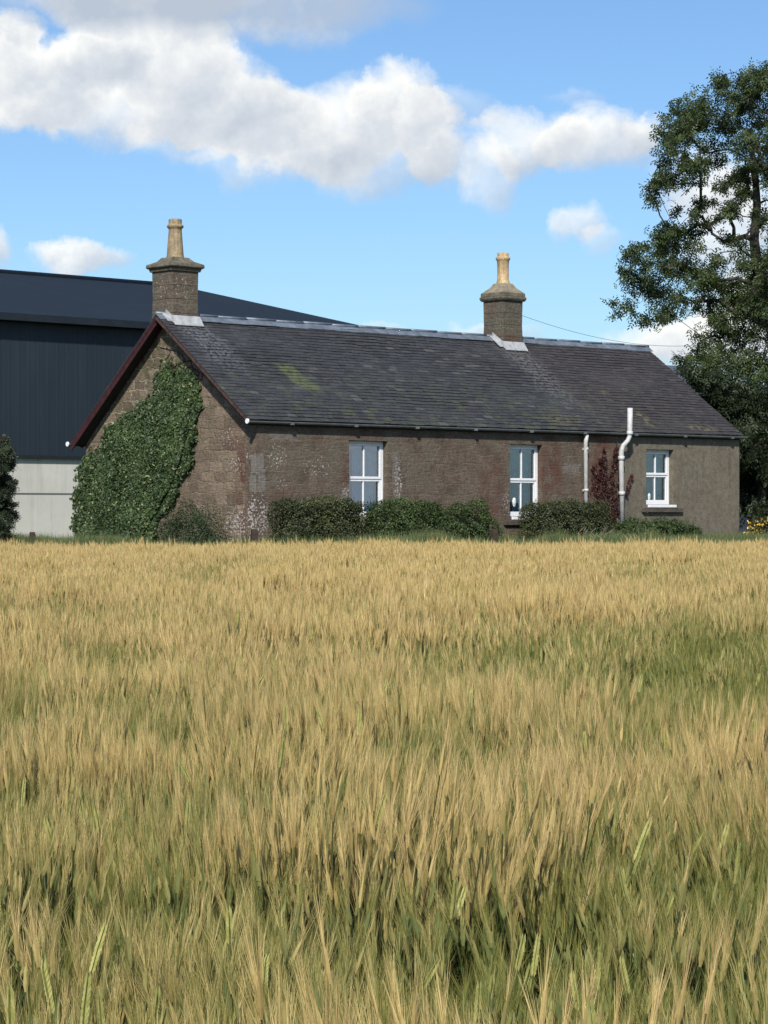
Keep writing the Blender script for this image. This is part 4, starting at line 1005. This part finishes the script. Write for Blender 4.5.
class VN:       # smooth value noise
    def __init__(s, seed): s.g = np.random.default_rng(seed).random((256, 256))
    def __call__(s, x, y):
        xi = np.floor(x).astype(int); yi = np.floor(y).astype(int); fx = x-xi; fy = y-yi; fx = fx*fx*(3-2*fx); fy = fy*fy*(3-2*fy)
        G = s.g; a = G[xi % 256, yi % 256]; b = G[(xi+1) % 256, yi % 256]; c = G[xi % 256, (yi+1) % 256]; d = G[(xi+1) % 256, (yi+1) % 256]
        return (a*(1-fx)+b*fx)*(1-fy)+(c*(1-fx)+d*fx)*fy
vn1, vn2, vn3, vn4 = VN(1), VN(2), VN(3), VN(4)
tc = bpy.data.collections.new('barley_tufts'); NV = 7
for lod in range(3):
    for v_ in range(NV): tc.objects.link(barley_tuft('barley_tuft_%02d' % (lod*NV+v_), lod, 100+lod*10+v_))
for v_ in range(4): tc.objects.link(tall_ear('barley_tuft_%02d' % (3*NV+v_), 50+v_))
def zone(y0, y1, dens):
    area = 0; out = []
    n = int(dens*(y1-y0)*(2*(.17*y1+3.0))); x = rng.uniform(-1, 1, n)*(.17*y1+3.0); y = rng.uniform(y0, y1, n)
    k = np.abs(x) < .17*y+3.0; return x[k], y[k]
xs_, ys_, ix_ = [], [], []
for lod, (a, b, dn) in enumerate(((1.6, 13, 38), (13, 27, 34), (27, 48.5, 30))):
    x, y = zone(a, b, dn); xs_.append(x); ys_.append(y); ix_.append(lod*NV + rng.integers(0, NV, len(x)))
x = np.concatenate(xs_); y = np.concatenate(ys_); ix = np.concatenate(ix_)
def field(x, y):
    wx = x + .8*vn3(x*.7, y*.7); 
    band = vn1(wx*.5+10, y*.95+5); med = vn2(wx*2.0, y*2.6); fine_ = vn3(x*3.6, y*3.8)
    hgt = (band-.5)*.20 + (med-.5)*.20 + (fine_-.5)*.17
    far = np.clip(y/45, 0, 1)
    hgt = hgt*(1-.45*far)
    ripe = .10 + .77*far + (band-.5)*.8 + (med-.5)*.9 + (fine_-.5)*1.0 + (vn4(x*.5+3, y*.5)-.5)*.45
    # greener patch to the right in the middle distance
    ripe = ripe - .3*np.exp(-(((x-2.15)/1.0)**2+((y-17.0)/.9)**2)) 
    hgt = hgt - .05*np.exp(-(((x-2.15)/1.0)**2+((y-17.0)/.9)**2))
    return hgt, ripe
hgt, ripe = field(x, y)
z = np.interp(y, [0, 48.4, 48.5], [0, .22, .27]) ; n = len(x)
ripe = .42 + (ripe-.42)*np.where(y < 30, 1.55, 1.1) + rng.normal(size=n)*.12
windx = .06 + (vn4(x*.9, y*.9+9)-.45)*.3 + rng.normal(size=n)*.06; windy = (vn2(x*.6+40, y*.6)-.5)*.3
rot = np.stack([windy, windx, rng.uniform(-.45, .45, n) + np.pi*rng.integers(0, 2, n)], 1)
# the yaw is applied first in XYZ euler terms, tilt stays small
hs = (.70 + hgt*1.0)/.70*rng.normal(1, .035, n); sc = np.stack([rng.uniform(.9, 1.15, n), rng.uniform(.9, 1.15, n), hs*.965], 1)
P = np.stack([x, y, z], 1)
# odd tall ears
ne = 1100; ex = rng.uniform(-1, 1, ne); ey = 2.5+43*rng.random(ne)**1.5; ex = ex*(.17*ey+1.0); eh, er_ = field(ex, ey)
P = np.concatenate([P, np.stack([ex, ey, np.interp(ey, [0, 48.4], [0, .22])], 1)]); n2 = ne
rot = np.concatenate([rot, np.stack([rng.normal(size=ne)*.12, .08+rng.normal(size=ne)*.24, rng.uniform(-.5, .5, ne)], 1)])
es = (.80+eh*.8+rng.normal(size=ne)*.035)/.80; sc = np.concatenate([sc, np.stack([es*.95, es*.95, es*.98], 1)])
ix = np.concatenate([ix, 3*NV+rng.integers(0, 4, ne)]); ripe = np.concatenate([ripe, np.full(ne, .2)])
scatter('barley', tc, P, rot, sc, ix, ripe, m_barley, label='ripening golden green barley filling the whole foreground field', cat='barley', kind='stuff')

# verge grass
def grass_tuft(name, seed, stalks):
    rs = random.Random(seed); V = []; Fc = []; rn = []
    for b_ in range(34):
        a = rs.uniform(0, 6.28); q = .16*math.sqrt(rs.random()); x, y = q*math.cos(a), q*math.sin(a); h = rs.uniform(.18, .42); la = rs.uniform(0, 6.28); l = rs.uniform(.02, .16)
        yaw = rs.uniform(0, 3.14); sd = (math.cos(yaw), math.sin(yaw)); w_ = rs.uniform(.007, .013); n0 = len(V)
        for (u_, ww) in ((0, 1), (.5, .9), (1, .1)):
            cx, cy, cz = x+l*math.cos(la)*u_*u_, y+l*math.sin(la)*u_*u_, h*u_*(1-.12*u_)
            V.append((cx-sd[0]*w_*ww/2, cy-sd[1]*w_*ww/2, cz)); V.append((cx+sd[0]*w_*ww/2, cy+sd[1]*w_*ww/2, cz))
        for i in range(2): Fc.append((n0+2*i, n0+2*i+1, n0+2*i+3, n0+2*i+2)); rn.append(rs.random()*.98)
    for b_ in range(stalks):
        x, y = rs.gauss(0, .08), rs.gauss(0, .08); h = rs.uniform(.45, .68); dx = rs.uniform(-.05, .2)
        n0 = len(V)
        for (u_, ww) in ((0, .004), (.75, .004), (.8, .009), (1, .005)): V.append((x+dx*u_**3-ww*.6, y, h*u_*(1-.1*u_**3))); V.append((x+dx*u_**3+ww*.6, y, h*u_*(1-.1*u_**3)))
        for i in range(3): Fc.append((n0+2*i, n0+2*i+1, n0+2*i+3, n0+2*i+2)); rn.append(.9 if i == 0 else 1.5)
    return np_mesh(name, np.array(V), np.array(Fc), m_grass, np.array(rn), link=False)
gc_ = bpy.data.collections.new('grass_tufts')
for v_ in range(6): gc_.objects.link(grass_tuft('grass_tuft_%02d' % v_, 300+v_, 0 if v_ < 5 else 5))
n = 16000; gx = rng.uniform(-16, 16, n); gy = 48.7 + 14*rng.random(n)**1.6
cl_ = (gx-CO.x)*cu.x + (gy-CO.y)*cu.y; cp = (gx-CO.x)*cv.x + (gy-CO.y)*cv.y
ok = ~((cl_ > .05) & (cl_ < 16.5) & (cp > -.15)) & ~((gx < -3) & (gy > 60)); gx, gy = gx[ok], gy[ok]; n = len(gx)
gzz = np.interp(gy, [48.4, 49.6], [.22, GZ]); hh = .30+.85*vn1(gx*1.1+7, gy*.9)+rng.normal(size=n)*.08
hh *= np.where(gy < 51, 1.3, 1)
st = (vn2(gx*.8, gy*.8) > .7) & (rng.random(n) < .012); st |= (np.abs(gx-4.75) < .55) & (np.abs(gy-51) < .8) & (rng.random(n) < .16)
idx = np.where(st, 5, rng.integers(0, 5, n))
scatter('verge_grass', gc_, np.stack([gx, gy, gzz-.02], 1), np.stack([rng.normal(size=n)*.08, rng.normal(size=n)*.08, rng.uniform(0, 6.28, n)], 1), np.stack([np.ones(n), np.ones(n), hh], 1), idx, rng.random(n), m_grass,
        label='rough green grass strip between the barley and the cottage wall', cat='grass', kind='stuff')
